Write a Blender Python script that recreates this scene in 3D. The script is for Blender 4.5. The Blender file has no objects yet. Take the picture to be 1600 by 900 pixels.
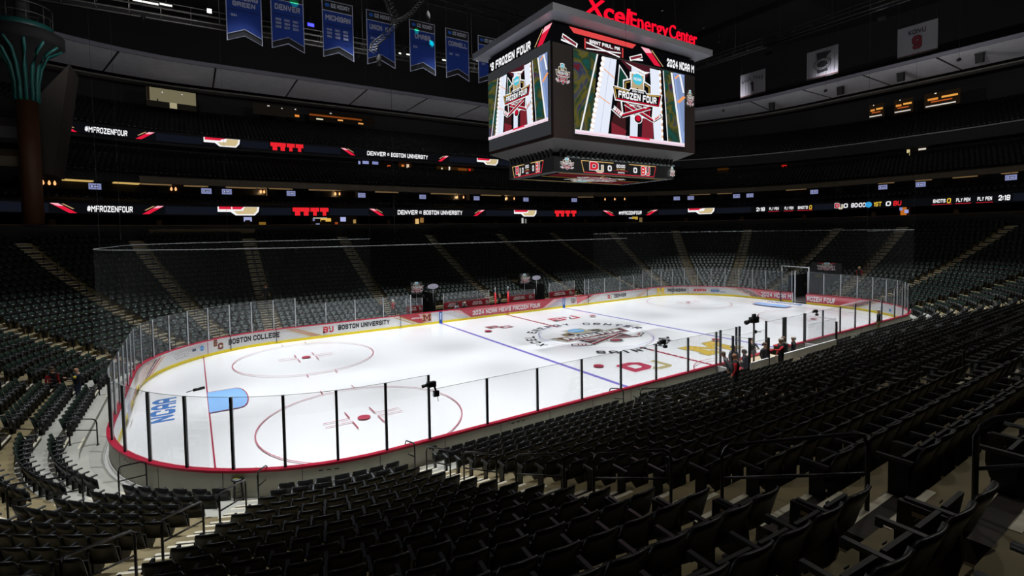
import bpy, math, random
import numpy as np
from math import pi, sin, cos, atan2, hypot, radians
from mathutils import Vector, Matrix
random.seed(7)
SC = bpy.context.scene
COL = SC.collection

# ------------------------------------------------------------------ camera, world, light
CAMP = (-27.581, -28.9634, 8.5751); YAW, PITCH, ROLL, FPX = 1.0128, -0.0413, -0.0171, 758.4384
fw = Vector((cos(PITCH)*cos(YAW), cos(PITCH)*sin(YAW), sin(PITCH)))
rr = Vector((sin(YAW), -cos(YAW), 0)); uu = rr.cross(fw)
r2 = rr*cos(ROLL)+uu*sin(ROLL); u2 = -rr*sin(ROLL)+uu*cos(ROLL)
cd = bpy.data.cameras.new('camera'); cam = bpy.data.objects.new('camera', cd); COL.objects.link(cam)
cam.matrix_world = Matrix(((r2.x, u2.x, -fw.x, CAMP[0]), (r2.y, u2.y, -fw.y, CAMP[1]), (r2.z, u2.z, -fw.z, CAMP[2]), (0, 0, 0, 1)))
cd.sensor_width = 36; cd.lens = FPX/1600*36; cd.shift_x = 27.3683/1600; cd.shift_y = -55.4066/1600
cd.clip_start = .05; cd.clip_end = 400
SC.camera = cam
w = bpy.data.worlds.new('world'); SC.world = w; w.use_nodes = True
w.node_tree.nodes['Background'].inputs[0].default_value = (.6, .7, 1, 1); w.node_tree.nodes['Background'].inputs[1].default_value = 0.0
SC.view_settings.view_transform = 'Standard'; SC.view_settings.look = 'None'
SC.view_settings.exposure = 0; SC.view_settings.gamma = 1; SC.view_settings.use_curve_mapping = False
SC.cycles.max_bounces = 6; SC.cycles.diffuse_bounces = 3; SC.cycles.glossy_bounces = 3; SC.cycles.transparent_max_bounces = 16
SC.cycles.use_denoising = True; SC.cycles.sample_clamp_indirect = 3.0
SC.cycles.caustics_reflective = False; SC.cycles.caustics_refractive = False

SPOT_POWER = 23000.0
FILL_POWER = 1750.0        # each added fill lamp that lifts the soffit and near stand
FILLS = [(0, -22, 27.5), (-16, -27, 27.5), (20, -26, 27.5), (-36, -16, 27.5)]
SOFFIT_FILL_POWER = 4000.0     # added fill spots that brighten the pale soffit panels
SOFFIT_FILLS = [(-30, 16, 25, -34, 48), (-14, 16, 25, -14, 50), (4, 16, 25, 6, 50), (22, 16, 25, 26, 50), (36, 12, 25, 62, 24), (38, 0, 25, 64, 2), (38, -12, 25, 64, -14)]
SPOTS = [(x, y) for x in (-32, -24, -16, -8, 0, 8, 16, 24, 32) for y in (-10, 10)]
SPOT_Z = 33.0

def lin(h):
    h = h.lstrip('#'); c = [int(h[i:i+2], 16)/255 for i in (0, 2, 4)]
    return tuple(x/12.92 if x <= .04045 else ((x+.055)/1.055)**2.4 for x in c)
MATS = {}
def mat(hexc, rough=.6, metal=0., spec=.5, noise=0., scale=5., bump=0., coat=0.):
    key = (hexc, rough, metal, spec, noise, scale, bump, coat)
    if key in MATS: return MATS[key]
    m = bpy.data.materials.new('paint_'+hexc.strip('#')); m.use_nodes = True; nt = m.node_tree; b = nt.nodes['Principled BSDF']
    c = lin(hexc); b.inputs['Base Color'].default_value = (*c, 1)
    b.inputs['Roughness'].default_value = rough; b.inputs['Metallic'].default_value = metal
    b.inputs['Specular IOR Level'].default_value = spec; b.inputs['Coat Weight'].default_value = coat
    if noise or bump:
        tc = nt.nodes.new('ShaderNodeTexCoord'); n = nt.nodes.new('ShaderNodeTexNoise'); n.inputs['Scale'].default_value = scale; n.inputs['Detail'].default_value = 5
        nt.links.new(tc.outputs['Object'], n.inputs['Vector'])
    if noise:
        r = nt.nodes.new('ShaderNodeValToRGB'); nt.links.new(n.outputs['Fac'], r.inputs[0])
        r.color_ramp.elements[0].position = .3; r.color_ramp.elements[1].position = .7
        r.color_ramp.elements[0].color = (*[x*(1-noise) for x in c], 1); r.color_ramp.elements[1].color = (*[min(1, x*(1+noise)) for x in c], 1)
        nt.links.new(r.outputs[0], b.inputs['Base Color'])
    if bump:
        bp = nt.nodes.new('ShaderNodeBump'); bp.inputs['Strength'].default_value = bump; bp.inputs['Distance'].default_value = .02
        nt.links.new(n.outputs['Fac'], bp.inputs['Height']); nt.links.new(bp.outputs[0], b.inputs['Normal'])
    MATS[key] = m; return m
def emit(hexc, s=1.0):
    key = ('e', hexc, s)
    if key in MATS: return MATS[key]
    m = bpy.data.materials.new('glow_'+hexc.strip('#')); m.use_nodes = True; nt = m.node_tree; nt.nodes.clear()
    o = nt.nodes.new('ShaderNodeOutputMaterial'); e = nt.nodes.new('ShaderNodeEmission')
    e.inputs[0].default_value = (*lin(hexc), 1); e.inputs[1].default_value = s; nt.links.new(e.outputs[0], o.inputs[0])
    MATS[key] = m; return m
def film(name, hexc, opac, gloss=.0, facing=False):
    if name in MATS: return MATS[name]
    m = bpy.data.materials.new(name); m.use_nodes = True; nt = m.node_tree; nt.nodes.clear(); N = nt.nodes.new; L = nt.links.new
    o = N('ShaderNodeOutputMaterial'); t = N('ShaderNodeBsdfTransparent'); d = N('ShaderNodeBsdfDiffuse'); d.inputs[0].default_value = (*lin(hexc), 1)
    mx = N('ShaderNodeMixShader'); mx.inputs[0].default_value = opac
    if facing:
        lw = N('ShaderNodeLayerWeight'); lw.inputs[0].default_value = .25
        mm = N('ShaderNodeMath'); mm.operation = 'MULTIPLY_ADD'; mm.inputs[1].default_value = .045; mm.inputs[2].default_value = opac
        L(lw.outputs['Facing'], mm.inputs[0]); L(mm.outputs[0], mx.inputs[0])
    L(t.outputs[0], mx.inputs[1]); L(d.outputs[0], mx.inputs[2]); last = mx
    if gloss:
        g = N('ShaderNodeBsdfGlossy'); g.inputs['Roughness'].default_value = .02; fr = N('ShaderNodeFresnel'); fr.inputs[0].default_value = 1.45
        m2 = N('ShaderNodeMixShader'); mu = N('ShaderNodeMath'); mu.operation = 'MULTIPLY'; mu.inputs[1].default_value = gloss
        L(fr.outputs[0], mu.inputs[0]); L(mu.outputs[0], m2.inputs[0]); L(mx.outputs[0], m2.inputs[1]); L(g.outputs[0], m2.inputs[2]); last = m2
    L(last.outputs[0], o.inputs[0]); MATS[name] = m; return m

# ------------------------------------------------------------------ mesh helpers
class MB:
    def __init__(s): s.v = []; s.f = []; s.m = []; s.mats = []; s.sm = []
    def mi(s, m):
        if m not in s.mats: s.mats.append(m)
        return s.mats.index(m)
    def add(s, vs, fs, m, smooth=False):
        b = len(s.v); s.v += [tuple(v) for v in vs]; i = s.mi(m)
        for f in fs: s.f.append([b+j for j in f]); s.m.append(i); s.sm.append(smooth)
    def box(s, x0, x1, y0, y1, z0, z1, m, M=None):
        vs = [Vector((x, y, z)) for z in (z0, z1) for y in (y0, y1) for x in (x0, x1)]
        if M is not None: vs = [M @ v for v in vs]
        s.add(vs, [(0, 2, 3, 1), (4, 5, 7, 6), (0, 1, 5, 4), (2, 6, 7, 3), (0, 4, 6, 2), (1, 3, 7, 5)], m)
    def tube(s, pts, r, m, n=8, closed=False, smooth=True):
        pts = [Vector(p) for p in pts]; rings = []; k = len(pts)
        for i, p in enumerate(pts):
            a = pts[(i-1) % k] if (closed or i > 0) else p; b = pts[(i+1) % k] if (closed or i < k-1) else p
            t = (b-a).normalized(); up = Vector((0, 0, 1)) if abs(t.z) < .95 else Vector((1, 0, 0))
            x = t.cross(up).normalized(); y = x.cross(t).normalized(); rd = r[i] if isinstance(r, (list, tuple)) else r
            rings.append([p+x*cos(2*pi*j/n)*rd+y*sin(2*pi*j/n)*rd for j in range(n)])
        vs = [v for q in rings for v in q]; fs = []
        for i in range(k if closed else k-1):
            for j in range(n):
                a, b = i*n+j, i*n+(j+1) % n; c, d = ((i+1) % k)*n+(j+1) % n, ((i+1) % k)*n+j
                fs.append((a, b, c, d))
        if not closed: fs += [tuple(range(n))[::-1], tuple((k-1)*n+j for j in range(n))]
        s.add(vs, fs, m, smooth)
    def cone(s, c, prof, m, n=16, smooth=True):      # lathe about z; prof = [(r,z)...]
        vs = []; fs = []
        for r, z in prof: vs += [(c[0]+r*cos(2*pi*j/n), c[1]+r*sin(2*pi*j/n), c[2]+z) for j in range(n)]
        for i in range(len(prof)-1):
            for j in range(n): fs.append((i*n+j, i*n+(j+1) % n, (i+1)*n+(j+1) % n, (i+1)*n+j))
        fs += [tuple(range(n))[::-1], tuple((len(prof)-1)*n+j for j in range(n))]
        s.add(vs, fs, m, smooth)
    def build(s, name, parent=None):
        me = bpy.data.meshes.new(name); me.from_pydata(s.v, [], s.f)
        for m in s.mats: me.materials.append(m)
        me.polygons.foreach_set('material_index', s.m); me.polygons.foreach_set('use_smooth', s.sm); me.update()
        o = bpy.data.objects.new(name, me); COL.objects.link(o)
        if parent is not None: o.parent = parent
        return o
def tag(o, label=None, cat=None, group=None, kind=None):
    if label: o['label'] = label
    if cat: o['category'] = cat
    if group: o['group'] = group
    if kind: o['kind'] = kind
    return o
def thing(name, label, cat, loc=(0, 0, 0), rz=0, group=None):
    o = bpy.data.objects.new(name, None); COL.objects.link(o); o.location = loc; o.rotation_euler = (0, 0, rz)
    o.empty_display_size = .1
    return tag(o, label, cat, group)
def struct(o): o['kind'] = 'structure'; return o

# rounded rectangle loop, clockwise from the middle of the far side: s -> x, y, outward normal
def ring(X, Y, R, s):
    Xc, Yc, A = X-R, Y-R, R*pi/2; Lt = 4*Xc+4*Yc+4*A; s = s % Lt
    for k, ln in enumerate((Xc, A, 2*Yc, A, 2*Xc, A, 2*Yc, A, Xc)):
        if s <= ln or k == 8: break
        s -= ln
    if k == 0: return s, Y, 0, 1
    if k == 1: a = pi/2-s/R; return Xc+R*cos(a), Yc+R*sin(a), cos(a), sin(a)
    if k == 2: return X, Yc-s, 1, 0
    if k == 3: a = -s/R; return Xc+R*cos(a), -Yc+R*sin(a), cos(a), sin(a)
    if k == 4: return Xc-s, -Y, 0, -1
    if k == 5: a = -pi/2-s/R; return -Xc+R*cos(a), -Yc+R*sin(a), cos(a), sin(a)
    if k == 6: return -X, -Yc+s, -1, 0
    if k == 7: a = pi-s/R; return -Xc+R*cos(a), Yc+R*sin(a), cos(a), sin(a)
    return -Xc+s, Y, 0, 1
def ringlen(X, Y, R): return 4*(X-R)+4*(Y-R)+2*pi*R
def off(P, d): return (P[0]+d, P[1]+d, P[2]+d)
def sweep(mb, P, s0, s1, prof, m, step=1.2, caps=True, smooth=False):
    """sweep a profile [(outward, z)...] (closed polygon) along the loop; m = material or list per profile edge"""
    n = max(1, int(abs(s1-s0)/step)); k = len(prof); vs = []
    full = abs((s1-s0)-ringlen(*P)) < .01
    for i in range(n if full else n+1):
        x, y, nx, ny = ring(*P, s0+(s1-s0)*i/n)
        vs += [(x+nx*o, y+ny*o, z) for o, z in prof]
    cnt = n if full else n+1
    for j in range(k):
        fs = []
        for i in range(n):
            a, b = i*k+j, i*k+(j+1) % k; c, d = ((i+1) % cnt)*k+(j+1) % k, ((i+1) % cnt)*k+j
            fs.append((a, d, c, b))
        mm = m[j] if isinstance(m, list) else m
        if j == 0: base = len(mb.v); mb.add(vs, fs, mm, smooth)
        else:
            i0 = mb.mi(mm)
            for f in fs: mb.f.append([base+q for q in f]); mb.m.append(i0); mb.sm.append(smooth)
    if caps and not full:
        i0 = mb.mi(m[0] if isinstance(m, list) else m)
        mb.f.append([base+q for q in range(k)]); mb.m.append(i0); mb.sm.append(False)
        mb.f.append([base+(cnt-1)*k+q for q in range(k)][::-1]); mb.m.append(i0); mb.sm.append(False)

# ------------------------------------------------------------------ block lettering (strokes on a 4 x 6 grid)
GL = {
'A': '0,0 0,4.8 1.2,6 2.8,6 4,4.8 4,0;0,2.4 4,2.4', 'B': '0,0 0,6 3.2,6 4,5.2 4,3.8 3.2,3 0,3;3.2,3 4,2.2 4,.8 3.2,0 0,0',
'C': '4,4.7 4,5.2 3.2,6 .8,6 0,5.2 0,.8 .8,0 3.2,0 4,.8 4,1.3', 'D': '0,0 0,6 2.8,6 4,4.8 4,1.2 2.8,0 0,0', 'E': '4,6 0,6 0,0 4,0;0,3 3.2,3',
'F': '4,6 0,6 0,0;0,3 3.2,3', 'G': '4,4.8 4,5.2 3.2,6 .8,6 0,5.2 0,.8 .8,0 3.2,0 4,.8 4,2.8 2.3,2.8', 'H': '0,0 0,6;4,0 4,6;0,3 4,3', 'I': '0,0 0,6',
'J': '0,1.5 0,.8 .8,0 3.2,0 4,.8 4,6', 'K': '0,0 0,6;4,6 1,3 4,0', 'L': '0,6 0,0 4,0', 'M': '0,0 0,6 2.5,3 5,6 5,0', 'N': '0,0 0,6 4,0 4,6',
'O': '.8,0 0,.8 0,5.2 .8,6 3.2,6 4,5.2 4,.8 3.2,0 .8,0', 'P': '0,0 0,6 3.2,6 4,5.2 4,3.6 3.2,2.8 0,2.8', 'R': '0,0 0,6 3.2,6 4,5.2 4,3.8 3.2,3 0,3;2,3 4,0',
'S': '4,4.9 4,5.2 3.2,6 .8,6 0,5.2 0,3.8 .8,3 3.2,3 4,2.2 4,.8 3.2,0 .8,0 0,.8 0,1.1', 'T': '0,6 4,6;2,6 2,0', 'U': '0,6 0,.8 .8,0 3.2,0 4,.8 4,6',
'V': '0,6 2,0 4,6', 'W': '0,6 1.2,0 2.5,4 3.8,0 5,6', 'X': '0,0 4,6;0,6 4,0', 'Y': '0,6 2,3 4,6;2,3 2,0', 'Z': '0,6 4,6 0,0 4,0',
'0': '.8,0 0,.8 0,5.2 .8,6 3.2,6 4,5.2 4,.8 3.2,0 .8,0', '1': '0,4.8 1.4,6 1.4,0', '2': '0,4.8 0,5.2 .8,6 3.2,6 4,5.2 4,3.8 0,0 4,0', '4': '3,0 3,6 0,2 4,2',
'3': '0,5.4 .8,6 3.2,6 4,5.2 4,3.8 3.2,3 1.4,3;3.2,3 4,2.2 4,.8 3.2,0 .8,0 0,.6', '5': '4,6 0,6 0,3.4 3.2,3.4 4,2.6 4,.8 3.2,0 .8,0 0,.6',
'6': '4,5.2 3.2,6 .8,6 0,5.2 0,.8 .8,0 3.2,0 4,.8 4,2.4 3.2,3.2 0,3.2', '7': '0,6 4,6 1.5,0', '8': '.8,0 0,.8 0,2.2 .8,3 3.2,3 4,3.8 4,5.2 3.2,6 .8,6 0,5.2 0,3.8 .8,3;3.2,3 4,2.2 4,.8 3.2,0 .8,0',
'9': '0,.8 .8,0 3.2,0 4,.8 4,5.2 3.2,6 .8,6 0,5.2 0,3.6 .8,2.8 4,2.8', '#': '1,0 1.6,6;2.8,0 3.4,6;0,2 4,2;.3,4 4.3,4', ':': '0,1.2 0,1.6;0,4 0,4.4', '.': '0,0 0,.3',
',': '.3,0 0,-1', '-': '0,3 2.5,3', "'": '0,6 0,4.6', '&': '4,0 0,4.6 0,5.2 .8,6 2,6 2.6,5 0,2 0,.8 .8,0 2.4,0 4,2.4'}
def block_quads(txt, t=1.25):
    """quads (u,v) of a text in grid units, its width"""
    out = []; x = 0
    for ch in txt:
        if ch == ' ': x += 3; continue
        g = GL.get(ch)
        if g is None: x += 3; continue
        wmax = 0
        for st in g.split(';'):
            pts = [tuple(map(float, p.split(','))) for p in st.split()]
            h = t/2; pts = [(a, b) for a, b in pts]
            wmax = max(wmax, max(p[0] for p in pts))
            Q = [(x+h+a, h+b*(6-t)/6) for a, b in pts]
            for i in range(len(Q)-1):
                (ax, ay), (bx, by) = Q[i], Q[i+1]; d = hypot(bx-ax, by-ay) or 1; ux, uy = (bx-ax)/d, (by-ay)/d
                e0 = h*.98 if i == 0 and (ux == 0 or uy == 0) else h*.42; e1 = h*.98 if i == len(Q)-2 and (ux == 0 or uy == 0) else h*.42
                if i == 0 and abs(ux*uy) > 0: e0 = h*.2
                ax -= ux*e0; ay -= uy*e0; bx += ux*e1; by += uy*e1; px, py = -uy*h, ux*h
                out.append([(ax+px, ay+py), (ax-px, ay-py), (bx-px, by-py), (bx+px, by+py)])
        x += wmax+t+.75
    return out, x-.75
_FT = {}
def font_polys(txt, offset=0.):
    k = (txt, offset)
    if k in _FT: return _FT[k]
    c = bpy.data.curves.new('t', 'FONT'); c.body = txt; c.offset = offset; c.resolution_u = 4
    o = bpy.data.objects.new('t', c); m = bpy.data.meshes.new_from_object(o)
    vs = [(v.co.x, v.co.y) for v in m.vertices]; fs = [tuple(p.vertices) for p in m.polygons]
    bpy.data.objects.remove(o); bpy.data.curves.remove(c); bpy.data.meshes.remove(m)
    _FT[k] = (vs, fs); return _FT[k]
def clipu(poly, u0, keep_greater):
    out = []
    for i in range(len(poly)):
        a, b = poly[i], poly[(i+1) % len(poly)]; ia = (a[0] >= u0) == keep_greater or a[0] == u0; ib = (b[0] >= u0) == keep_greater or b[0] == u0
        if ia: out.append(a)
        if ia != ib: t = (u0-a[0])/(b[0]-a[0]); out.append((u0, a[1]+t*(b[1]-a[1])))
    return out
class Art:
    """flat artwork: polygons in (u,v) put on a surface through mp(u,v,lift); optional affine pre-transform; glow=True emits"""
    def __init__(s, mp, glow=0, lift=.004, slice_=None, rough=.5):
        s.mb = MB(); s.mp = mp; s.glow = glow; s.lift = lift; s.layer = 1; s.sl = slice_; s.T = lambda u, v: (u, v); s.rough = rough; s.mic = 0
    def M(s, c):
        if not isinstance(c, str): return c
        return emit(c, s.glow) if s.glow else mat(c, s.rough)
    def at(s, x, y, sx=1, sy=None, shear=0., rot=0.):
        sy = sx if sy is None else sy; c, n = cos(rot), sin(rot)
        def T(u, v):
            u = u*sx+v*sy*shear; v = v*sy
            return x+u*c-v*n, y+u*n+v*c
        s.T = T; return s
    def poly(s, pts, c, up=True):
        if up: s.layer += 1; s.mic = 0
        s.mic = (s.mic+1) % 9
        P = [s.T(*p) for p in pts]; m = s.M(c); z = s.lift*s.layer+(0 if up or s.glow else .00012*s.mic)
        if s.sl:
            lo, hi = min(p[0] for p in P), max(p[0] for p in P); n = max(1, math.ceil((hi-lo)/s.sl))
            for i in range(n):
                q = P
                if n > 1:
                    q = clipu(q, lo+(hi-lo)*i/n, True)
                    if len(q) >= 3: q = clipu(q, lo+(hi-lo)*(i+1)/n, False)
                if len(q) >= 3: s.mb.add([s.mp(a, b, z) for a, b in q], [tuple(range(len(q)))], m)
        else: s.mb.add([s.mp(a, b, z) for a, b in P], [tuple(range(len(P)))], m)
        return s
    def rect(s, u0, v0, u1, v1, c): return s.poly([(u0, v0), (u1, v0), (u1, v1), (u0, v1)], c)
    def disc(s, u, v, r, c, n=20, ry=None): return s.poly([(u+r*cos(2*pi*i/n), v+(ry or r)*sin(2*pi*i/n)) for i in range(n)], c)
    def arc(s, u, v, r, wd, c, a0=0, a1=2*pi, n=48):
        s.layer += 1
        for i in range(n):
            a, b = a0+(a1-a0)*i/n, a0+(a1-a0)*(i+1)/n
            s.poly([(u+(r-wd/2)*cos(a), v+(r-wd/2)*sin(a)), (u+(r+wd/2)*cos(a), v+(r+wd/2)*sin(a)), (u+(r+wd/2)*cos(b), v+(r+wd/2)*sin(b)), (u+(r-wd/2)*cos(b), v+(r-wd/2)*sin(b))], c, up=False)
    def line(s, a, b, wd, c):
        d = hypot(b[0]-a[0], b[1]-a[1]); nx, ny = -(b[1]-a[1])/d*wd/2, (b[0]-a[0])/d*wd/2
        return s.poly([(a[0]-nx, a[1]-ny), (b[0]-nx, b[1]-ny), (b[0]+nx, b[1]+ny), (a[0]+nx, a[1]+ny)], c)
    def text(s, txt, u, v, width, h, c, t=1.25, slant=0., center=False, outline=None, ow=.8):
        """block text in box: left u, baseline v"""
        for col, tt in (([(outline, t+ow)] if outline else [])+[(c, t)]):
            s.layer += 1; q, W = block_quads(txt, t); k = width/W; hh = h/6
            d = (tt-t)/2
            for p in q:
                cx = sum(a for a, b in p)/4; cy = sum(b for a, b in p)/4
                if d:
                    (a0, b0), (a1, b1), (a2, b2), (a3, b3) = p
                    lx, ly = a2-a1, b2-b1; L = hypot(lx, ly) or 1; lx, ly = lx/L*d, ly/L*d; wx, wy = a0-a1, b0-b1; W2 = hypot(wx, wy) or 1; wx, wy = wx/W2*d, wy/W2*d
                    p = [(a0-lx+wx, b0-ly+wy), (a1-lx-wx, b1-ly-wy), (a2+lx-wx, b2+ly-wy), (a3+lx+wx, b3+ly+wy)]
                s.poly([(u-(width/2 if center else 0)+(a+slant*b)*k, v+b*hh) for a, b in p], col, up=False)
        return s
    def font(s, txt, u, v, width, h, c, offset=0., slant=0.):
        vs, fs = font_polys(txt, offset); x0 = min(a for a, b in vs); x1 = max(a for a, b in vs); s.layer += 1
        k = width/(x1-x0); m = s.M(c); z = s.lift*s.layer
        P = [s.T(u+(a-x0)*k+slant*b*h/.7, v+b*h/.7) for a, b in vs]
        s.mb.add([s.mp(a, b, z) for a, b in P], fs, m)
        return s
    def build(s, name, parent=None): return s.mb.build(name, parent)

WHT = '#f4f4f6'
def frozen_logo(a, pal=None, txt=True):
    """tournament crest in a box about 2 wide (u -1..1) and 1.9 high (v -.95..1)"""
    p = dict(k='#0b0b0d', gold='#c9a24c', red='#c8102e', dred='#5c0f18', tan='#b9a47c', w=WHT, cy='#4fc3dc', grey='#8e9094')
    if pal: p.update(pal)
    a.poly([(-.56, .1), (-.56, .62), (-.3, .72), (-.3, .95), (-.12, 1.0), (.12, 1.0), (.3, .95), (.3, .72), (.56, .62), (.56, .1)], p['w'])
    a.poly([(-.52, .1), (-.52, .58), (-.26, .68), (-.26, .1)], p['k']); a.poly([(.52, .1), (.52, .58), (.26, .68), (.26, .1)], p['k'])
    for sg in (-1, 1):
        a.line((sg*.46, .15), (sg*.46, .54), .035, p['gold']); a.line((sg*.46, .54), (sg*.3, .6), .035, p['gold'])
    a.poly([(-.27, .1), (-.22, .6), (-.24, .9), (.24, .9), (.22, .6), (.27, .1)], p['tan'])
    a.poly([(-.08, .12), (-.08, .36), (0, .43), (.08, .36), (.08, .12)], p['k'])
    a.disc(0, .74, .2, p['cy']); a.text('NCAA', 0, .69, .3, .1, p['w'], center=True)
    # lower crest
    a.poly([(-.68, .0), (-.6, -.62), (-.2, -.62), (0, -.8), (.2, -.62), (.6, -.62), (.68, 0)], p['w'])
    a.poly([(-.62, .0), (-.56, -.56), (.56, -.56), (.62, 0)], p['k'])
    a.poly([(-.5, -.12), (-.46, -.5), (.46, -.5), (.5, -.12)], p['dred'])
    a.line((-.5, -.1), (-.46, -.5), .03, p['red']); a.line((.5, -.1), (.46, -.5), .03, p['red'])
    for sg in (-1, 1):
        for wd, c in ((.15, p['w']), (.1, p['k'])): a.line((sg*.5, -.2), (-sg*.62, -.66), wd, c); a.line((-sg*.62, -.66), (-sg*.96, -.42), wd*1.35, c)
        a.line((sg*.48, -.21), (-sg*.62, -.64), .05, p['red']); a.line((-sg*.62, -.64), (-sg*.93, -.43), .1, p['w'])
        for q in (.3, .5, .7): a.line((-sg*(.62+.31*q)-.03, -.64+.21*q-.05), (-sg*(.62+.31*q)+.03, -.64+.21*q+.05), .03, p['red'])
    a.disc(0, -.68, .17, p['w']); a.disc(0, -.68, .14, p['k']); a.disc(0, -.66, .1, p['red'])
    # main plate
    a.poly([(-1.0, .36), (-.88, -.16), (.88, -.16), (1.0, .36), (.34, .3), (.3, .38), (-.3, .38), (-.34, .3)], p['w'])
    a.poly([(-.95, .32), (-.85, -.12), (.85, -.12), (.95, .32), (.33, .26), (.29, .34), (-.29, .34), (-.33, .26)], p['k'])
    a.line((-.89, .28), (-.36, .225), .035, p['gold']); a.line((.89, .28), (.36, .225), .035, p['gold'])
    a.line((-.89, .28), (-.82, -.08), .03, p['gold']); a.line((-.82, -.085), (.82, -.085), .035, p['red']); a.line((.89, .28), (.82, -.08), .03, p['red'])
    a.text('2024 MEN\'S', 0, .25, .46, .07, p['w'], center=True)
    a.text('FROZEN FOUR', -.76, -.04, 1.5, .25, p['w'], t=1.5, slant=.06)
    if txt: a.text('SAINT PAUL, MN', 0, -.27, .66, .08, p['w'], center=True)
def team_bu(a, red='#c8202f'):
    a.text('BU', -.5, -.42, 1.0, .84, red, t=1.45, outline=WHT, ow=.8)
    a.line((-.02, -.4), (.12, 0), .1, WHT); a.line((.1, -.36), (.24, .1), .06, '#222226')
def team_du(a, red='#b5112f', tan='#b9a76f'):
    a.text('U', .0, -.5, .62, .75, tan, t=1.45, outline=WHT, ow=.7)
    a.text('D', -.55, -.3, .72, .8, red, t=1.8, outline=WHT, ow=.7)
def team_bc(a, c='#6e2233', o='#8f8f94'):
    a.text('B', -.55, -.1, .6, .6, c, t=1.45, outline=o, ow=.8); a.text('C', -.05, -.5, .6, .6, c, t=1.45, outline=o, ow=.8)
def block_m(a, c, o):
    for col, d in ((o, .06), (c, 0)):
        a.layer += 1
        for pts in ([(-.72-d, .5+d), (-.3+d, .5+d), (0, .06+d), (.3-d, .5+d), (.72+d, .5+d), (.72+d, .26-d), (.6+d, .26-d), (.3-d, .26), (0, -.22-d), (-.3+d, .26), (-.6-d, .26-d), (-.72-d, .26-d)],):
            a.poly([(-.72-d, .5+d), (-.34+d, .5+d), (0+.06, -.02), (-.0, -.28-d), (-.34, .2), (-.72-d, .24-d)], col, up=False)
            a.poly([(.72+d, .5+d), (.34-d, .5+d), (0-.06, -.02), (.0, -.28-d), (.34, .2), (.72+d, .24-d)], col, up=False)
        for sg in (-1, 1):
            a.poly([(sg*(.62+d), .4), (sg*(.36-d), .4), (sg*(.36-d), -.4), (sg*(.62+d), -.4)], col, up=False)
            a.poly([(sg*(.74+d), -.26+d), (sg*(.24-d), -.26+d), (sg*(.24-d), -.5-d), (sg*(.74+d), -.5-d)], col, up=False)

# ------------------------------------------------------------------ the rink: ice
RB = (30.48, 12.95, 8.53)
def ice_material():
    m = bpy.data.materials.new('ice'); m.use_nodes = True; nt = m.node_tree; b = nt.nodes['Principled BSDF']
    tc = nt.nodes.new('ShaderNodeTexCoord'); n = nt.nodes.new('ShaderNodeTexNoise'); n.inputs['Scale'].default_value = .25; n.inputs['Detail'].default_value = 4
    r = nt.nodes.new('ShaderNodeValToRGB'); r.color_ramp.elements[0].color = (.825, .84, .86, 1); r.color_ramp.elements[1].color = (.845, .858, .875, 1)
    r.color_ramp.elements[0].position = .35; r.color_ramp.elements[1].position = .65
    nt.links.new(tc.outputs['Object'], n.inputs[0]); nt.links.new(n.outputs['Fac'], r.inputs[0]); nt.links.new(r.outputs[0], b.inputs['Base Color'])
    b.inputs['Roughness'].default_value = .16; b.inputs['Specular IOR Level'].default_value = .3
    return m
mb = MB(); n = 160; L = ringlen(*RB); pts = [ring(*RB, L*i/n)[:2] for i in range(n)]
mb.add([(x, y, 0) for x, y in pts], [tuple(range(n))[::-1]], ice_material())
ICE = struct(mb.build('floor_ice')); ICE['label'] = 'white ice sheet with painted lines and tournament marks'
flat = lambda u, v, z: (u, v, z)
RED, BLUE = '#a83248', '#7f78c8'
a = Art(flat, lift=.0013, rough=.16)
for x in (-7.62, 7.62): a.rect(x-.15, -12.93, x+.15, 12.93, BLUE)
a.rect(-.15, 4.7, .15, 12.93, RED); a.rect(-.15, -12.93, .15, -4.7, RED)
for k in range(16): a.rect(-.04, 4.9+k*.5, .04, 5.05+k*.5, WHT); a.rect(-.04, -4.9-k*.5-.15, .04, -4.9-k*.5, WHT)
for sg in (-1, 1):
    gx = sg*27.13; yy = 4.42+math.sqrt(8.53**2-5.18**2); a.rect(gx-.03, -yy, gx+.03, yy, RED)
    cr = [(gx, -1.83), (gx-sg*1.37, -1.83)]+[(gx-sg*(1.37+.46*sin(t*pi/8)), -1.83*cos(t*pi/8)) for t in range(1, 8)]+[(gx-sg*1.37, 1.83), (gx, 1.83)]
    a.poly(cr, '#8fc0f5')
    for i in range(len(cr)-1): a.line(cr[i], cr[i+1], .05, RED)
    for sy in (-1, 1):
        cx, cy = sg*21.03, sy*6.71
        a.arc(cx, cy, 4.57, .06, '#c07a88'); a.disc(cx, cy, .3, '#b8485c', n=24)
        for ix in (-1, 1):
            for iy in (-1, 1):
                a.line((cx+ix*.6, cy+iy*.23), (cx+ix*1.8, cy+iy*.23), .05, '#b8566a'); a.line((cx+ix*.6, cy+iy*.23), (cx+ix*.6, cy+iy*1.15), .05, '#b8566a')
                a.line((cx+ix*.85, cy+iy*4.57), (cx+ix*.85, cy+iy*5.15), .05, '#b8566a')
        a.disc(sg*6.1, cy, .33, '#a8324a', n=24)
a.arc(0, 0, 4.57, .05, '#8d88cf'); a.arc(0, -12.9, 3.05, .05, RED, 0, pi)
a.build('ice_line', ICE)
a = Art(flat, lift=.0013, rough=.16)
a.at(.2, .1, 4.0, 3.3); frozen_logo(a, dict(k='#47464a', gold='#a9a06c', tan='#b3ab88', cy='#6fb4ea', dred='#5a474b', grey='#888888', w='#dcdcdc', red='#9c4450')); a.T = lambda u, v: (u, v)
a.build('tournament_crest', ICE)
a = Art(flat, lift=.0012, rough=.16)
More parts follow.
